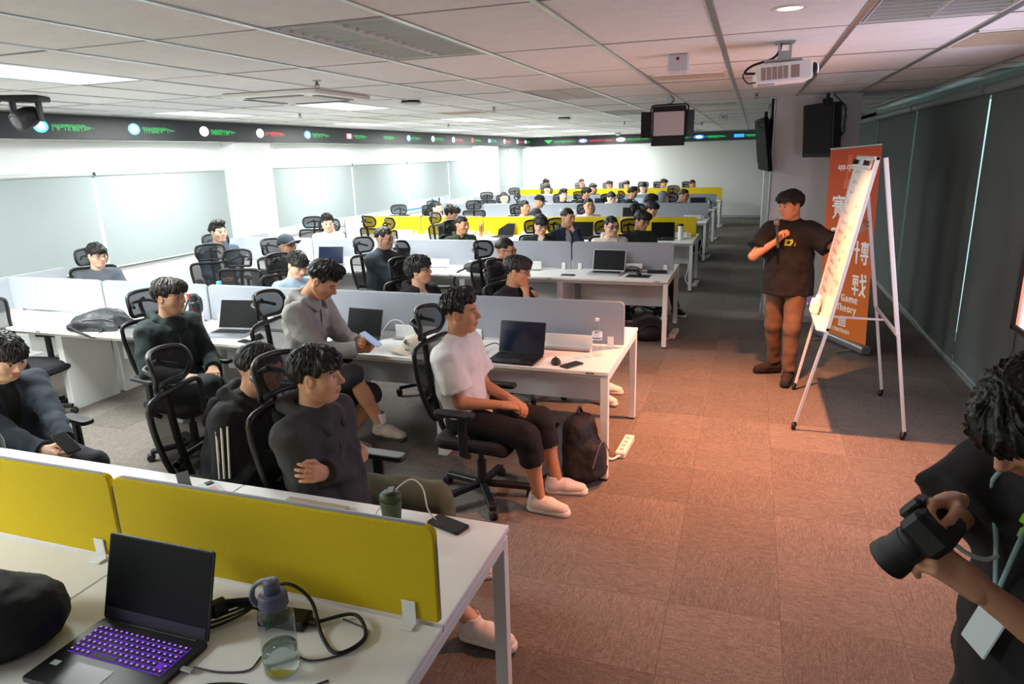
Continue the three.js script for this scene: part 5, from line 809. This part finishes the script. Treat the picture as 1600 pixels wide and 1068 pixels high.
{ // camera held by the photographer
  const w = V(1.165, 1.335, -1.665), o = thingAt('camera', 'black camera with a wide lens held over the carpet', 'camera', w, -1.9); o.rotation.order = 'YXZ'; o.rotation.x = .95; o.rotation.z = .15;
  mesh('camera_body', between(-.068, .068, -.045, .045, -.03, .03, .012), M.black, o); mesh('grip', between(-.075, -.045, -.045, .04, .0, .055, .012), M.dark, o); mesh('viewfinder', between(-.025, .025, .04, .062, -.03, .025, .008), M.black, o);
  mesh('lens_barrel', tf(lathe([[0, .0], [.034, .0], [.036, .03], [.036, .06], [.042, .075], [.044, .1], [.04, .1], [.036, .09], [0, .085]], 28), [0, 0, .025], [Math.PI / 2, 0, 0]), M.black, o); mesh('zoom_ring', tf(lathe([[.037, .03], [.038, .032], [.038, .056], [.037, .058]], 28), [0, 0, .025], [Math.PI / 2, 0, 0]), M.dark, o);
  for (const [x, r] of [[.04, .012], [-.045, .012]]) mesh('dial', rod([x, .045, 0], [x, .054, 0], r, r, 14), M.dark, o);
  o.updateMatrixWorld(true); mesh('strap', tube([[1.2, 1.31, -1.66], [1.23, 1.285, -1.67], [1.27, 1.265, -1.69], [1.3, 1.26, -1.72]].map((p) => { const q = o.worldToLocal(A3(p)); return [q.x, q.y, q.z]; }), .005, 24, 6), mat('#c3cdc8', .7), o);
}
{ // lanyard and badge, lime chest print
  const r = P.photo, f = (s, u, d) => { const q = r.p2.clone().addScaledVector(r.S, s).addScaledVector(r.up, u).addScaledVector(r.F, d); return [q.x, q.y, q.z]; };
  const lm = mat('#8fb0b4', .7), low = r.p1.clone().addScaledVector(r.F, .17).addScaledVector(r.S, .03), L = [low.x, low.y - .02, low.z];
  r.add('lanyard', merge([tube([f(.06, .13, .03), f(.085, .08, .13), f(.07, -.02, .17), L], .006, 24, 6), tube([f(-.06, .13, .03), f(-.05, .07, .14), f(.0, -.04, .175), L], .006, 24, 6)]), lm, r.tm);
  const b = r.add('badge', bev(.075, .11, .006, .003), mat('#c9d2d4', .3), r.tm); b.position.set(L[0], L[1] - .085, L[2] + .015); b.rotation.set(-.2, .15, -.15); const d = r.add('badge_dot', new THREE.CircleGeometry(.014, 20), mat('#b8d020', .6), r.tm); d.position.set(L[0] - .008, L[1] - .105, L[2] + .021); d.rotation.copy(b.rotation);
  const c = f(.07, .0, .155), lp = r.add('chest_print', merge([bev(.05, .022, .01, .002, 0, .03, 0), bev(.05, .022, .01, .002, .01, 0, 0)]), mat('#8ee000', .6), r.tm); lp.position.set(...c); lp.rotation.set(-.3, .2, 0);
}
// phones in hand
function phone(label, w, rot, c = '#15161a', group) { const o = thingAt('smartphone', label, 'phone', w); o.rotation.set(...rot); const b = slab(rrect(.074, .155, .011), .009, .002, 4); b.rotateX(-Math.PI / 2); mesh('case', b, mat(c, .35), o); const s = slab(rrect(.068, .149, .009), .001, 0, 4); s.rotateX(-Math.PI / 2); mesh('screen', s.translate(0, .0052, 0), mat('#0b0c10', .12), o); return o; }
{ const r = P[3], m = r.A.L.wr.clone().add(r.A.R.wr).multiplyScalar(.5).add(V(.0, .055, .1)); const o = phone('glowing smartphone read by the person in the grey hoodie', r.toWorld(m), [0, 92 * D, 0], '#c9ced8'); o.rotation.order = 'YXZ'; o.rotation.x = .6; o.children[1].material = new THREE.MeshStandardMaterial({ color: '#223', emissive: '#9fb4d8', emissiveIntensity: .7 });
  const r1 = P[1], m1 = r1.A.L.wr.clone().add(r1.A.R.wr).multiplyScalar(.5).add(V(.0, .035, .12)); const p1 = phone('small phone in the lap of the person at the left edge', r1.toWorld(m1), [0, 80 * D, 0]); p1.rotation.order = 'YXZ'; p1.rotation.x = .5; }

// empty chairs
chair('empty black mesh office chair nearest the window behind the second row', -4.75, -6.22, 40);
chair('empty black mesh office chair right beside the other empty one behind the second row', -4.2, -5.78, 12);
chair('empty black mesh office chair turned away at the left end of the second row', -5.0, -4.2, 100);
chair('empty black mesh office chair between the two bags of the third row', -2.5, -7.0, 96);
chair('empty black mesh office chair leftmost behind the third row', -5.85, -9.6, 20);
chair('empty black mesh office chair in front of the yellow screen near the window', -4.95, -10.4, 160);
chair('empty reclined black mesh chair alone against the middle yellow screen', -4.15, -9.75, 96);
chair('empty black mesh office chair below the blue window frames', -5.7, -12.2, 12);
chair('tall empty black mesh chair against the fifth grey screen', -4.55, -13.4, 20);
chair('empty black mesh chair close behind the tall one in the fifth row', -5.35, -13.6, 60);
chair('empty black mesh office chair at the left end of the sixth row', -5.5, -16.6, 16);
chair('empty black mesh chair second from left in the sixth row', -4.35, -16.7, 100);
chair('empty black mesh chair at the left behind the sixth row', -5.5, -18.7, 10);
chair('empty black mesh chair before the right end of the far yellow screen', -1.1, -18.9, 15);
chair('empty black mesh chair in the middle of the last row', -2.3, -21.6, 12);

// ---------------------------------------------------------------- things on and under the desks
const DT = .75; // desk top height
const laptopMats = { black: mat('#1b1c20', .4), grey: mat('#8d9096', .35, { metalness: .5 }), silver: mat('#c9ccd0', .35, { metalness: .4 }), white: mat('#eceded', .4), screen: new THREE.MeshPhysicalMaterial({ color: '#07080b', roughness: .4, specularIntensity: .35 }), key: mat('#101114', .6), blue: mat('#0d1830', .14) };
function laptop(label, x, z, deg, { w = .33, d = .225, c = 'grey', open = 108, scr = 'screen', keys = false, y = DT } = {}) {
  const o = thing('laptop', label, 'laptop', [x, y, z], deg * D), m = laptopMats[c];
  const b = slab(rrect(w, d, .012), .014, .003, 4); b.rotateX(-Math.PI / 2); mesh('base', b.translate(0, .009, 0), m, o);
  if (!keys) { const g = []; for (let r = 0; r < 5; r++) for (let k = 0; k < 13; k++) g.push(bev(w * .058, .003, d * .075, .0006, (k - 6) * w * .066, .0172, -d * .33 + r * d * .093)); const kb = mesh('keyboard', g, laptopMats.key, o); kb.userData.kind = 'stuff'; mesh('touchpad', bev(w * .36, .001, d * .32, .0004, 0, .0165, d * .3), c === 'black' ? M.dark : m, o); }
  const L = sub('lid', o, [0, .016, -d / 2 + .004], [-(open - 90) * D, 0, 0]), h = d * .98;
  const lg = slab(rrect(w, h, .01), .007, .002, 4); mesh('shell', lg.translate(0, h / 2, -.004), m, L); mesh('display', bev(w - .012, h - .016, .001, .0003, 0, h / 2 + .002, .0002), laptopMats[scr] ?? scr, L);
  mesh('hinge', rod([-w * .4, .012, -d / 2 + .004], [w * .4, .012, -d / 2 + .004], .006, .006, 8), M.dark, o);
  return o;
}
{ // near gaming laptop with purple backlit keys
  const o = laptop('open black laptop with purple backlit keyboard nearest the camera', -.8, -1.385, 0, { w: .39, d: .262, c: 'black', keys: true, open: 107 });
  mesh('chin_bezel', bev(.37, .03, .0012, .0003, 0, .022, .0008), mat('#22242a', .4), o.children.find((q) => q.name === 'lid'));
  const kb = sub('keyboard', o, [0, .0165, -.04]);
  mesh('backlight', bev(.335, .0004, .113, .0001, 0, 0, 0), new THREE.MeshStandardMaterial({ color: '#1a1030', emissive: '#8a3cff', emissiveIntensity: .4 }), kb);
  const kg = bev(.0168, .003, .0155, .0012), kw = bev(.09, .003, .0155, .0012), lg = bev(.006, .0002, .005, .00005), lm = new THREE.MeshStandardMaterial({ color: '#332050', emissive: '#b98cff', emissiveIntensity: 1.0 });
  for (let r = 0; r < 6; r++) for (let k = 0; k < 17; k++) { if (r === 5 && k > 3 && k < 9) { if (k === 6) shared('key', kw, laptopMats.key, kb, [(k - 8) * .0197, .0022, -.047 + r * .0188]); continue; } if ((r === 4 && k === 15)) continue; const q = shared('key', kg, laptopMats.key, kb, [(k - 8) * .0197, .0022, -.047 + r * .0188]); shared('legend', lg, lm, kb, [(k - 8) * .0197 - .002, .0039, -.049 + r * .0188]); }
  mesh('touchpad', bev(.13, .001, .075, .0004, -.03, .0165, .078), mat('#2a2b30', .3), o); mesh('sticker', bev(.026, .0006, .018, .0002, -.155, .0164, .06), mat('#cfe0e0', .4), o); mesh('sticker', bev(.026, .0006, .02, .0002, .12, .0164, .1), mat('#d8c4c4', .4), o);
  mesh('usb_plug', bev(.04, .008, .016, .002, .212, .01, -.03), mat('#a8a8ac', .4), o);
  const kl = new THREE.RectAreaLight(new THREE.Color('#8a3cff'), .35, .33, .11); kl.position.set(-.8, DT + .024, -1.425); kl.rotation.x = Math.PI / 2; scene.add(kl);
}
laptop('open silver laptop with dark screen in front of the rain jacket', -3.13, -4.56, 8, { w: .36, d: .25, c: 'grey', open: 112 });
laptop('open dark laptop behind the phone of the grey hoodie', -2.0, -4.6, -4, { w: .31, d: .22, c: 'black', open: 108 });
laptop('open black laptop beside the black mouse on the desk end', -.66, -4.43, -2, { w: .33, d: .225, c: 'black', open: 107, scr: 'blue' });
laptop('open silver laptop with black screen beside the coiled charger on the third row', -.74, -7.92, -4, { w: .38, d: .25, c: 'silver', open: 104 });
laptop('dark blue laptop screen in front of the baseball cap on the third row', -4.4, -7.86, 6, { w: .36, d: .24, c: 'grey', scr: 'blue', open: 104 });
laptop('dark laptop in front of the heavy-set person', -3.45, -7.88, -6, { w: .36, d: .24, c: 'grey', open: 106 });
laptop('small black laptop beside the bronze tumbler on the middle yellow row', -3.2, -11.3, -14, { w: .32, d: .22, c: 'black', open: 112 });
laptop('black laptop behind the finger-on-lips person', -1.8, -11.2, 4, { w: .36, d: .25, c: 'black', open: 100 });
laptop('black laptop behind the dark green shirt', -.5, -11.2, 4, { w: .36, d: .25, c: 'black', open: 100 });
laptop('white laptop lid beside the tanned person in the fifth row', -2.75, -14.3, 176, { w: .34, d: .24, c: 'white', open: 104 });
laptop('charcoal laptop screen on the fifth row screen side', -1.5, -14.25, 0, { w: .36, d: .25, c: 'black', open: 100 });
laptop('grey laptop screen on the sixth row behind parted hair', -2.75, -17.35, 0, { w: .36, d: .25, c: 'grey', open: 100 });
laptop('laptop with a bright pale blue screen on the sixth row', -1.9, -17.35, 4, { w: .36, d: .25, c: 'silver', open: 100, scr: new THREE.MeshStandardMaterial({ color: '#223', emissive: '#a9c4d8', emissiveIntensity: .8 }) });
laptop('dark navy laptop screen beside the navy sweater', -.42, -17.35, 0, { w: .36, d: .25, c: 'black', scr: 'blue', open: 100 });

function bottleThing(label, x, z, prof, m, h, y = DT, name = 'bottle') { const o = thing(name, label, name.split('_').pop(), [x, y, z]); mesh('body', lathe(prof, 28), m, o); return o; }
const clear = new THREE.MeshPhysicalMaterial({ color: '#f4f8f8', transmission: 1, thickness: 0, roughness: .06, ior: 1.3 }), clearG = new THREE.MeshPhysicalMaterial({ color: '#e6edec', transmission: 1, thickness: 0, roughness: .05 });
const water = new THREE.MeshPhysicalMaterial({ color: '#eef6f6', transmission: 1, thickness: .05, roughness: .02, ior: 1.33 });
{ // big near water bottle
  const o = bottleThing('large clear water bottle with grey loop lid on the near desk', -.345, -1.5, [[0, .004], [.042, .002], [.047, .012], [.0475, .17], [.043, .195], [.036, .206], [.033, .212]], clearG, .2, DT, 'water_bottle');
  mesh('water', lathe([[0, .006], [.04, .005], [.0445, .014], [.0448, .075], [0, .075]], 28), water, o); mesh('lid', [lathe([[0, .245], [.03, .243], [.037, .236], [.038, .206], [.034, .2], [0, .2]], 28), lathe([[0, .28], [.017, .279], [.02, .272], [.021, .24], [0, .24]], 24)], mat('#5b5d72', .5), o); mesh('loop', tf(tube([[.0, .276, 0], [-.03, .272, 0], [-.052, .25, 0], [-.058, .22, 0], [-.045, .2, 0]], .006, 24, 8), [0, 0, 0], [0, .2, 0], [1, 1, 1.8]), mat('#6a6c80', .5), o); mesh('print', tf(new THREE.CylinderGeometry(.0478, .0478, .05, 10, 1, true, -2.1, .35), [0, .13, 0]), mat('#1f8f4a', .6, dbl), o);
}
{ // clear water bottle on second row
  const pr = [[0, .004], [.028, .001], [.033, .008]]; for (let k = 0; k < 9; k++) pr.push([.0335 - .0022 * (k & 1), .016 + k * .011]); pr.push([.034, .12], [.034, .165], [.031, .185], [.02, .215], [.0125, .232], [.0125, .244]);
  const o = bottleThing('clear plastic water bottle with white cap on the second row end', -.15, -4.66, pr, clear, .25, DT, 'water_bottle'); mesh('cap', lathe([[0, .262], [.012, .261], [.0135, .257], [.0135, .24], [0, .24]], 20), M.white, o);
  const lt = canvasTex(256, 64, (g, w, h) => { g.fillStyle = '#eef2f6'; g.fillRect(0, 0, w, h); g.fillStyle = '#3f78c8'; g.fillRect(0, 44, w, 12); g.fillStyle = '#27456f'; g.beginPath(); g.ellipse(150, 24, 14, 12, .4, 0, 7); g.fill(); }); mesh('label', tf(new THREE.CylinderGeometry(.0345, .0345, .05, 32, 1, true), [0, .142, 0]), new THREE.MeshStandardMaterial({ map: lt, roughness: .5, side: THREE.DoubleSide }), o);
}
{ const o = bottleThing('tall black vacuum flask with red top and carry strap', -3.6, -4.72, [[0, 0], [.04, 0], [.046, .012], [.047, .2], [.04, .225], [0, .225]], mat('#1d1c1e', .45), .3, DT, 'flask'); mesh('cap', [lathe([[0, .285], [.03, .283], [.036, .27], [.038, .222], [0, .222]], 24)], M.dark, o); mesh('red_latch', between(-.034, -.006, .245, .29, .012, .04, .006), mat('#d8361f', .5), o); mesh('pour_handle', tube([[.034, .27, 0], [.07, .24, 0], [.07, .16, 0], [.045, .12, 0]], .012, 20, 8), M.dark, o); mesh('red_line', tube([[.012, .19, .046], [.02, .12, .043], [.026, .04, .04]], .003, 10, 5), mat('#c2402c', .5), o); mesh('carry_strap', tf(tube([[-.03, .26, 0], [-.09, .14, .02], [-.15, .02, .03], [-.12, -.0, .09], [-.04, .04, .1], [.03, .2, .06]], .007, 40, 6), [0, .012, 0]), M.dark, o); }
{ const o = bottleThing('dark green lidded tumbler behind the near yellow screen', -.42, -2.26, [[0, 0], [.032, 0], [.04, .1], [.041, .115], [0, .115]], mat('#3c5236', .5), .14, DT, 'tumbler'); mesh('lid', lathe([[0, .14], [.03, .139], [.041, .13], [.0425, .112], [0, .112]], 28), mat('#31452c', .45), o); mesh('flip_tab', tf(bev(.03, .012, .055, .004), [.004, .145, 0], [0, .4, .1]), mat('#2b3d27', .45), o); }
{ const o = bottleThing('clear bottle with dark lid at the left picture edge', -2.52, -2.27, [[0, .002], [.036, .002], [.04, .012], [.04, .1], [.032, .13], [.028, .135]], clearG, .15, DT, 'water_bottle'); mesh('cap', lathe([[0, .17], [.026, .168], [.03, .16], [.03, .13], [0, .13]], 24), M.dark, o); }
{ const o = bottleThing('bronze insulated tumbler on the middle yellow row', -3.58, -11.3, [[0, 0], [.03, 0], [.034, .02], [.034, .19], [.03, .2], [0, .2]], mat('#b78a66', .35, { metalness: .6 }), .2, DT, 'tumbler'); mesh('lid', lathe([[0, .22], [.028, .218], [.031, .2], [0, .2]], 20), mat('#9b7454', .4, { metalness: .5 }), o); }
{ const o = bottleThing('white flask with black lid at the middle yellow row end', -.22, -11.2, [[0, 0], [.036, 0], [.04, .01], [.04, .22], [0, .22]], mat('#eeece8', .4), .25, DT, 'flask'); mesh('lid', lathe([[0, .25], [.036, .249], [.041, .242], [.041, .218], [0, .218]], 20), M.dark, o); }
{ const o = bottleThing('small yellow cup on the third row by the window', -4.85, -8.0, [[0, 0], [.028, 0], [.036, .085], [.033, .085], [.026, .006], [0, .006]], mat('#d9b62a', .5), .1, DT, 'cup'); mesh('rim', tf(new THREE.TorusGeometry(.0345, .002, 6, 24), [0, .085, 0], [Math.PI / 2, 0, 0]), mat('#efe6b0', .5), o); }
{ const o = bottleThing('pale blue bottle cap showing over the second row screen', -3.75, -5.2, [[0, 0], [.032, 0], [.034, .2], [.02, .26], [0, .26]], clearG, .3, DT, 'water_bottle'); mesh('cap', lathe([[0, .3], [.022, .3], [.024, .262], [0, .26]], 20), mat('#4fb4e0', .4), o); }
{ const o = thing('book', 'white standing book at the right end of the sixth row', 'book', [-.1, DT, -17.35]); mesh('cover', [between(-.02, .02, 0, .2, -.08, .08, .003)], M.white, o); mesh('spine', between(-.022, .022, 0, .2, .078, .084, .002), mat('#3a4a6a', .5), o); const q = thing('book', 'dark standing book at the right end of the sixth row', 'book', [-.16, DT, -17.35]); mesh('cover', between(-.018, .018, 0, .21, -.08, .08, .003), mat('#333c4e', .5), q); mesh('pages', between(-.014, .014, .004, .206, .08, .083, .001), M.white, q); }
// phones, mice, small things
phone('black phone beside the green tumbler on the near row', V(-.22, DT + .005, -2.32), [0, 1.25, 0]);
phone('black phone in front of the silver laptop of the rain jacket', V(-2.82, DT + .005, -4.385), [0, 1.3, 0]);
phone('black phone at the front edge beside the mouse and bottle', V(-.262, DT + .005, -4.395), [0, -.55, 0]);
phone('black phone alone on the third row', V(-1.14, DT + .005, -7.76), [0, 1.5, 0]);
{ const o = phone('phone with colourful case lying face down behind the yellow screen', V(-1.3, DT + .006, -2.3), [0, 1.1, 0], '#cfd4da'); o.children[1].material = mat('#b9c4cc', .4); mesh('camera_bump', bev(.03, .004, .032, .002, .014, .008, -.052), M.dark, o); mesh('case_art', bev(.05, .0006, .07, .0002, -.004, .0062, .02), mat('#c98f86', .5), o); mesh('case_art', bev(.03, .0007, .03, .0002, -.01, .0064, .035), mat('#8fb3c9', .5), o); }
{ const o = thing('phone_stand', 'small grey phone stand behind the near yellow screen', 'stand', [-1.45, DT, -2.31], 1.0); mesh('back_rest', tf(bev(.05, .06, .004, .001), [0, .03, 0], [-.5, 0, 0]), mat('#7d8590', .4), o); mesh('foot', bev(.05, .004, .05, .001, 0, .002, .01), M.dark, o); }
{ const o = thing('folder', 'beige flat folder behind the near yellow screen', 'folder', [-.78, DT, -2.27], -.02); mesh('cover', between(-.14, .14, 0, .02, -.05, .05, .003), mat('#b8ad97', .6), o); mesh('paper_edge', between(-.135, .135, .004, .015, .05, .053, .001), M.white, o); const q = thing('card', 'small grey patterned card beside the beige folder', 'card', [-.58, DT, -2.26], .2); mesh('card', between(-.045, .045, 0, .006, -.03, .03, .001), mat('#a9aca8', .5), q); mesh('band', between(-.03, .03, .006, .0066, -.004, .02, .0003), mat('#6f726f', .5), q); }
const mouseG = (() => { const X = new Vox([-.035, 0, -.06], [.035, .045, .06], .004); X.ell(V(0, .006, .008), [.033, .034, .055], .01); return X.all((x, y, z, f) => Math.max(f, .001 - y)).mesh(); })();
for (const [x, z, t, l] of [[-2.8, -4.5, .2, 'dark mouse beside the silver laptop of the rain jacket'], [-.375, -4.42, .3, 'black mouse between the black laptop and phone'], [-.36, -7.87, .2, 'black mouse on the small pad of the third row']]) { const o = thing('mouse', l, 'mouse', [x, l.includes('pad') ? DT + .003 : DT, z], t); shared('shell', mouseG, M.dark, o); mesh('wheel', tf(rod([-.004, .032, -.03], [.004, .032, -.03], .008, .008, 12), [0, 0, 0]), mat('#3a3a3c', .5), o); }
{ const o = thing('mouse_pad', 'small black mouse pad on the third row end', 'pad', [-.355, DT, -7.84], -.05); mesh('pad', tf(slab(rrect(.26, .2, .01), .003, .001), [0, .0015, 0], [-Math.PI / 2, 0, 0]), M.dark, o); mesh('hem', between(-.128, .128, .0022, .003, .094, .097, .0002), M.black, o); }
{ const o = thing('power_adapter', 'black power brick with cables on the third row end', 'adapter', [-.18, DT, -8.06], .1); mesh('brick', between(-.11, .11, 0, .035, -.035, .035, .006), M.black, o); const c = []; for (let k = 0; k < 4; k++) c.push([-.16 - .03 * (k % 2), .02 + .012 * k, .04], [-.3, .05 + .01 * k, .06 - .02 * k], [-.36, .03, 0], [-.28, .012 + .01 * k, -.05 + .02 * k]); mesh('cable', tube([[-.1, .018, 0], ...c, [-.4, .006, .05]], .0045, 140, 6), M.cable, o); }
{ const o = thing('power_adapter', 'black laptop power brick behind the large water bottle', 'adapter', [-.46, DT, -1.67], .1); mesh('brick', between(-.075, .075, 0, .032, -.035, .035, .005), mat('#16171a', .5), o); mesh('brick_plug', between(.075, .11, .008, .024, -.012, .012, .004), M.black, o);
  mesh('mains_cable', tube([[.1, .016, 0], [.2, .02, -.05], [.27, .014, .03], [.22, .008, .1], [.14, .006, .04], [.06, .05, -.05], [-.02, .09, -.06], [-.1, .05, -.05]], .0055, 70, 7), M.cable, o); const b = []; for (let k = 0; k < 5; k++) b.push([-.12, .02 + .008 * k, -.02], [-.26 - .01 * k, .045 + .004 * k, .03 + .01 * k], [-.3, .02 + .005 * k, .1], [-.2, .012 + .006 * k, .08 - .02 * k]); mesh('bundled_cable', tube([[-.07, .016, 0], ...b, [-.3, .008, .16]], .0045, 160, 6), M.cable, o); mesh('cable_tie', tf(bev(.035, .05, .045, .006), [-.2, .045, .03], [0, -.6, 0]), M.black, o); }
{ const o = thing('charging_cable', 'thin grey cable looping past the large water bottle', 'cable', [0, DT, 0]); mesh('cord', tube([[-.58, .008, -1.43], [-.5, .004, -1.44], [-.43, .004, -1.47], [-.43, .004, -1.53], [-.38, .012, -1.56], [-.29, .004, -1.55], [-.2, .004, -1.62], [-.2, .004, -1.7], [-.3, .004, -1.73]], .0028, 90, 6), mat('#4a4b4e', .5), o); const q = thing('charging_cable', 'thin dark cable curving to a black plug near the laptop', 'cable', [0, DT, 0]); mesh('cord', tube([[-.56, .008, -1.3], [-.52, .004, -1.38], [-.42, .004, -1.42], [-.28, .004, -1.43], [-.2, .004, -1.5]], .003, 50, 6), mat('#2c2d30', .5), q); mesh('plug', tf(bev(.045, .016, .02, .005), [-.57, .008, -1.28], [0, 1.1, 0]), M.black, q); }
{ const o = thing('charging_cable', 'white charging cable arching to the phone on the near row', 'cable', [0, DT, 0]); mesh('cord', tube([[-.5, .004, -2.22], [-.48, .06, -2.3], [-.42, .12, -2.4], [-.36, .1, -2.4], [-.32, .03, -2.36], [-.27, .006, -2.33]], .003, 50, 6), M.cableWhite, o); const q = thing('charging_cable', 'white cable coil beside the black bag behind the grey hoodie', 'cable', [0, DT, 0]); const c = []; for (let k = 0; k < 16; k++) c.push([-2.33 + .07 * Math.cos(k * 1.25), .1 + .08 * Math.sin(k * 1.25), -4.62 + .006 * (k % 5)]); mesh('cord', tube([...c, [-2.1, .01, -4.72]], .0035, 160, 6), M.cableWhite, q); const r = thing('charging_cable', 'white cable arching over the cable box behind the cap', 'cable', [0, DT, 0]); mesh('cord', tube([[-1.86, .02, -4.72], [-1.76, .14, -4.74], [-1.66, .13, -4.74], [-1.62, .01, -4.7]], .003, 40, 6), M.cableWhite, r); }
{ const o = thing('cable_pouch', 'black pouch of cables behind the grey hoodie', 'pouch', [-2.36, DT, -4.72], .1); const X = new Vox([-.15, 0, -.09], [.15, .16, .09], .009); X.ell(V(0, .05, 0), [.13, .075, .07], .02); mesh('pouch', X.all((x, y, z, f) => Math.max(f + .006 * noise(x * 25, y * 25, z * 25), .001 - y)).mesh(), M.dark, o); mesh('zip', tube([[-.1, .1, .03], [0, .125, .02], [.1, .1, .03]], .004, 16, 6), mat('#5c8fae', .5), o); const p = thing('charging_cable', 'black cable end behind the black laptop of the desk end', 'cable', [0, DT, 0]); mesh('cord', tube([[-.9, .006, -4.52], [-.95, .02, -4.6], [-.9, .035, -4.68], [-.84, .02, -4.66], [-.82, .008, -4.58]], .004, 40, 6), M.cable, p); }
{ // cream cap on the desk
  const o = thing('baseball_cap', 'cream baseball cap with dark script lying on the second row', 'cap', [-1.43, DT, -4.49], -1.0), cm = clothD('#e4dcc8');
  mesh('crown', lathe([[.0, .115], [.035, .112], [.065, .098], [.085, .07], [.093, .035], [.095, .004], [.09, .004], [0, .1]], 32).scale(1, 1, 1.1), cm, o); mesh('brim', gridSurf(14, 6, (u, v) => { const a = (u - .5) * 2.3, r = .092 + v * .075 * Math.cos(a * .75); return [Math.sin(a) * r, .012 + .012 * Math.cos(a) - .014 * v - .02 * (Math.abs(u - .5) * 2) ** 2 + .014, Math.cos(a) * r * 1.08]; }), cm, o); mesh('button', rod([0, .113, 0], [0, .119, 0], .008, .006, 10), cm, o);
  const ink = mat('#22304c', .7); mesh('script', [tube([[.03, .075, .088], [.045, .098, .07], [.05, .07, .085], [.062, .088, .07], [.066, .066, .078], [.078, .078, .06], [.084, .062, .06]], .0028, 40, 5), tube([[.06, .028, .085], [.07, .034, .078], [.078, .026, .07], [.086, .032, .056]], .0022, 20, 5)], ink, o);
}
// bags
function bag(label, x, y, z, t, f, lo, hi, m = M.dark, cell = .011) { const o = thing('backpack', label, 'bag', [x, y, z], t); const X = new Vox(lo, hi, cell); f(X); mesh('shell', X.all((a, b, c, v) => Math.max(v + .006 * noise(a * 20, b * 24, c * 20) + .004 * noise(a * 55, b * 40, c * 55), .002 - b)).mesh(), m, o); return o; }
{ let o = bag('black backpack lying on the second row near the window', -4.42, DT, -4.5, .35, (X) => X.ell(V(0, .06, 0), [.24, .08, .17], .04).ell(V(.06, .11, .02), [.15, .06, .12], .04).cap(V(-.2, .03, .1), V(.18, .03, .14), .035, .035, .03), [-.3, 0, -.22], [.3, .22, .24], mat('#2b2d31', .5));
  mesh('strap', [tube([[.15, .12, .06], [.26, .09, .06], [.34, .03, .02], [.38, .02, -.06]], .013, 24, 6), tube([[-.18, .04, .14], [-.05, -.0, .2], [.05, -.03, .21], [.1, .02, .17]], .012, 24, 6)], M.dark, o); mesh('zip', tube([[-.2, .06, .12], [-.05, .1, .15], [.1, .11, .15], [.18, .08, .13]], .004, 24, 5), mat('#6a6d72', .4), o);
  o = bag('black backpack standing on the floor against the white desk leg', -.17, 0, -4.3, 1.25, (X) => X.cap(V(0, .1, 0), V(0, .36, -.02), .12, .1, .05, { n: V(1, 0, 0), s: 1.35 }).cap(V(0, .1, .1), V(0, .24, .09), .07, .06, .04, { n: V(1, 0, 0), s: 1.6 }), [-.22, 0, -.16], [.22, .52, .22], mat('#232225', .7)); mesh('strap', [tube([[-.1, .4, -.12], [-.14, .25, -.19], [-.12, .06, -.17], [-.2, .012, -.22], [-.28, .012, -.12]], .012, 30, 6), tube([[-.03, .46, -.02], [0, .5, -.02], [.03, .46, -.02]], .01, 14, 6)], M.black, o); mesh('zip', tube([[-.12, .16, .15], [0, .3, .15], [.12, .16, .15]], .004, 20, 5), mat('#77706c', .4), o);
  o = bag('black backpack lying on the third row beside the empty chair', -2.25, DT, -7.85, -.2, (X) => X.ell(V(0, .05, 0), [.22, .07, .14], .04).ell(V(.05, .09, 0), [.13, .05, .1], .04), [-.28, 0, -.2], [.28, .18, .2], mat('#26282b', .6)); mesh('strap', tube([[-.15, .04, .1], [-.2, .0, .2], [-.22, -.1, .24], [-.2, -.16, .24]], .012, 24, 6), M.black, o);
  o = bag('black bag on the floor under the third row desk end', -.24, 0, -7.95, .4, (X) => X.ell(V(0, .1, 0), [.22, .12, .15], .04).ell(V(.02, .17, -.04), [.15, .07, .1], .04), [-.3, 0, -.22], [.3, .28, .22], mat('#232527', .7)); mesh('strap', tube([[-.16, .12, .1], [0, .2, .13], [.16, .1, .12]], .012, 24, 6), M.black, o);
  o = bag('rounded black bag at the lower left corner of the near desk', -1.22, DT, -1.36, .3, (X) => X.ell(V(0, .08, 0), [.2, .11, .16], .04).ell(V(-.1, .13, .05), [.17, .1, .14], .05), [-.32, 0, -.22], [.26, .27, .24], mat('#14191a', .8)); mesh('seam', tube([[.04, .185, -.03], [.13, .15, -.02], [.185, .09, -.01], [.17, .03, .0]], .004, 24, 5), mat('#0e4a3c', .6), o);
}
{ const o = thing('pouch', 'dark glasses pouch lying by the white flask', 'pouch', [-.42, DT, -11.13], .3); mesh('case', tf(rod([-.08, .025, 0], [.08, .025, 0], .026, .022, 14), [0, 0, 0]), mat('#3a3a30', .7), o); mesh('flap', between(-.06, .06, .03, .05, -.02, .02, .006), mat('#2c2c26', .7), o); }
// floor power strips at the row ends
[[-4.85, 'second'], [-8.2, 'third'], [-11.5, 'middle yellow'], [-14.6, 'fifth'], [-17.7, 'sixth'], [-20.75, 'last yellow']].forEach(([z, n]) => { const o = thing('power_strip', `white power strip on the floor at the ${n} row end`, 'power strip', [.02, 0, z], -.05, 'floor power strips'); mesh('case', between(-.035, .035, 0.0, .045, -.17, .17, .006), mat('#e9e4e0', .5), o); for (const q of [-.1, -.03, .04, .11]) mesh('socket', between(-.014, .014, .045, .0465, q - .014, q + .014, .0005), mat('#9a9896', .6), o); mesh('cable', tube([[0, .02, .17], [-.06, .02, .24], [-.14, .12, .2], [-.12, .3, .1], [-.15, .52, .03]], .009, 36, 6), M.cableWhite, o); });
renderer.render(scene, camera);
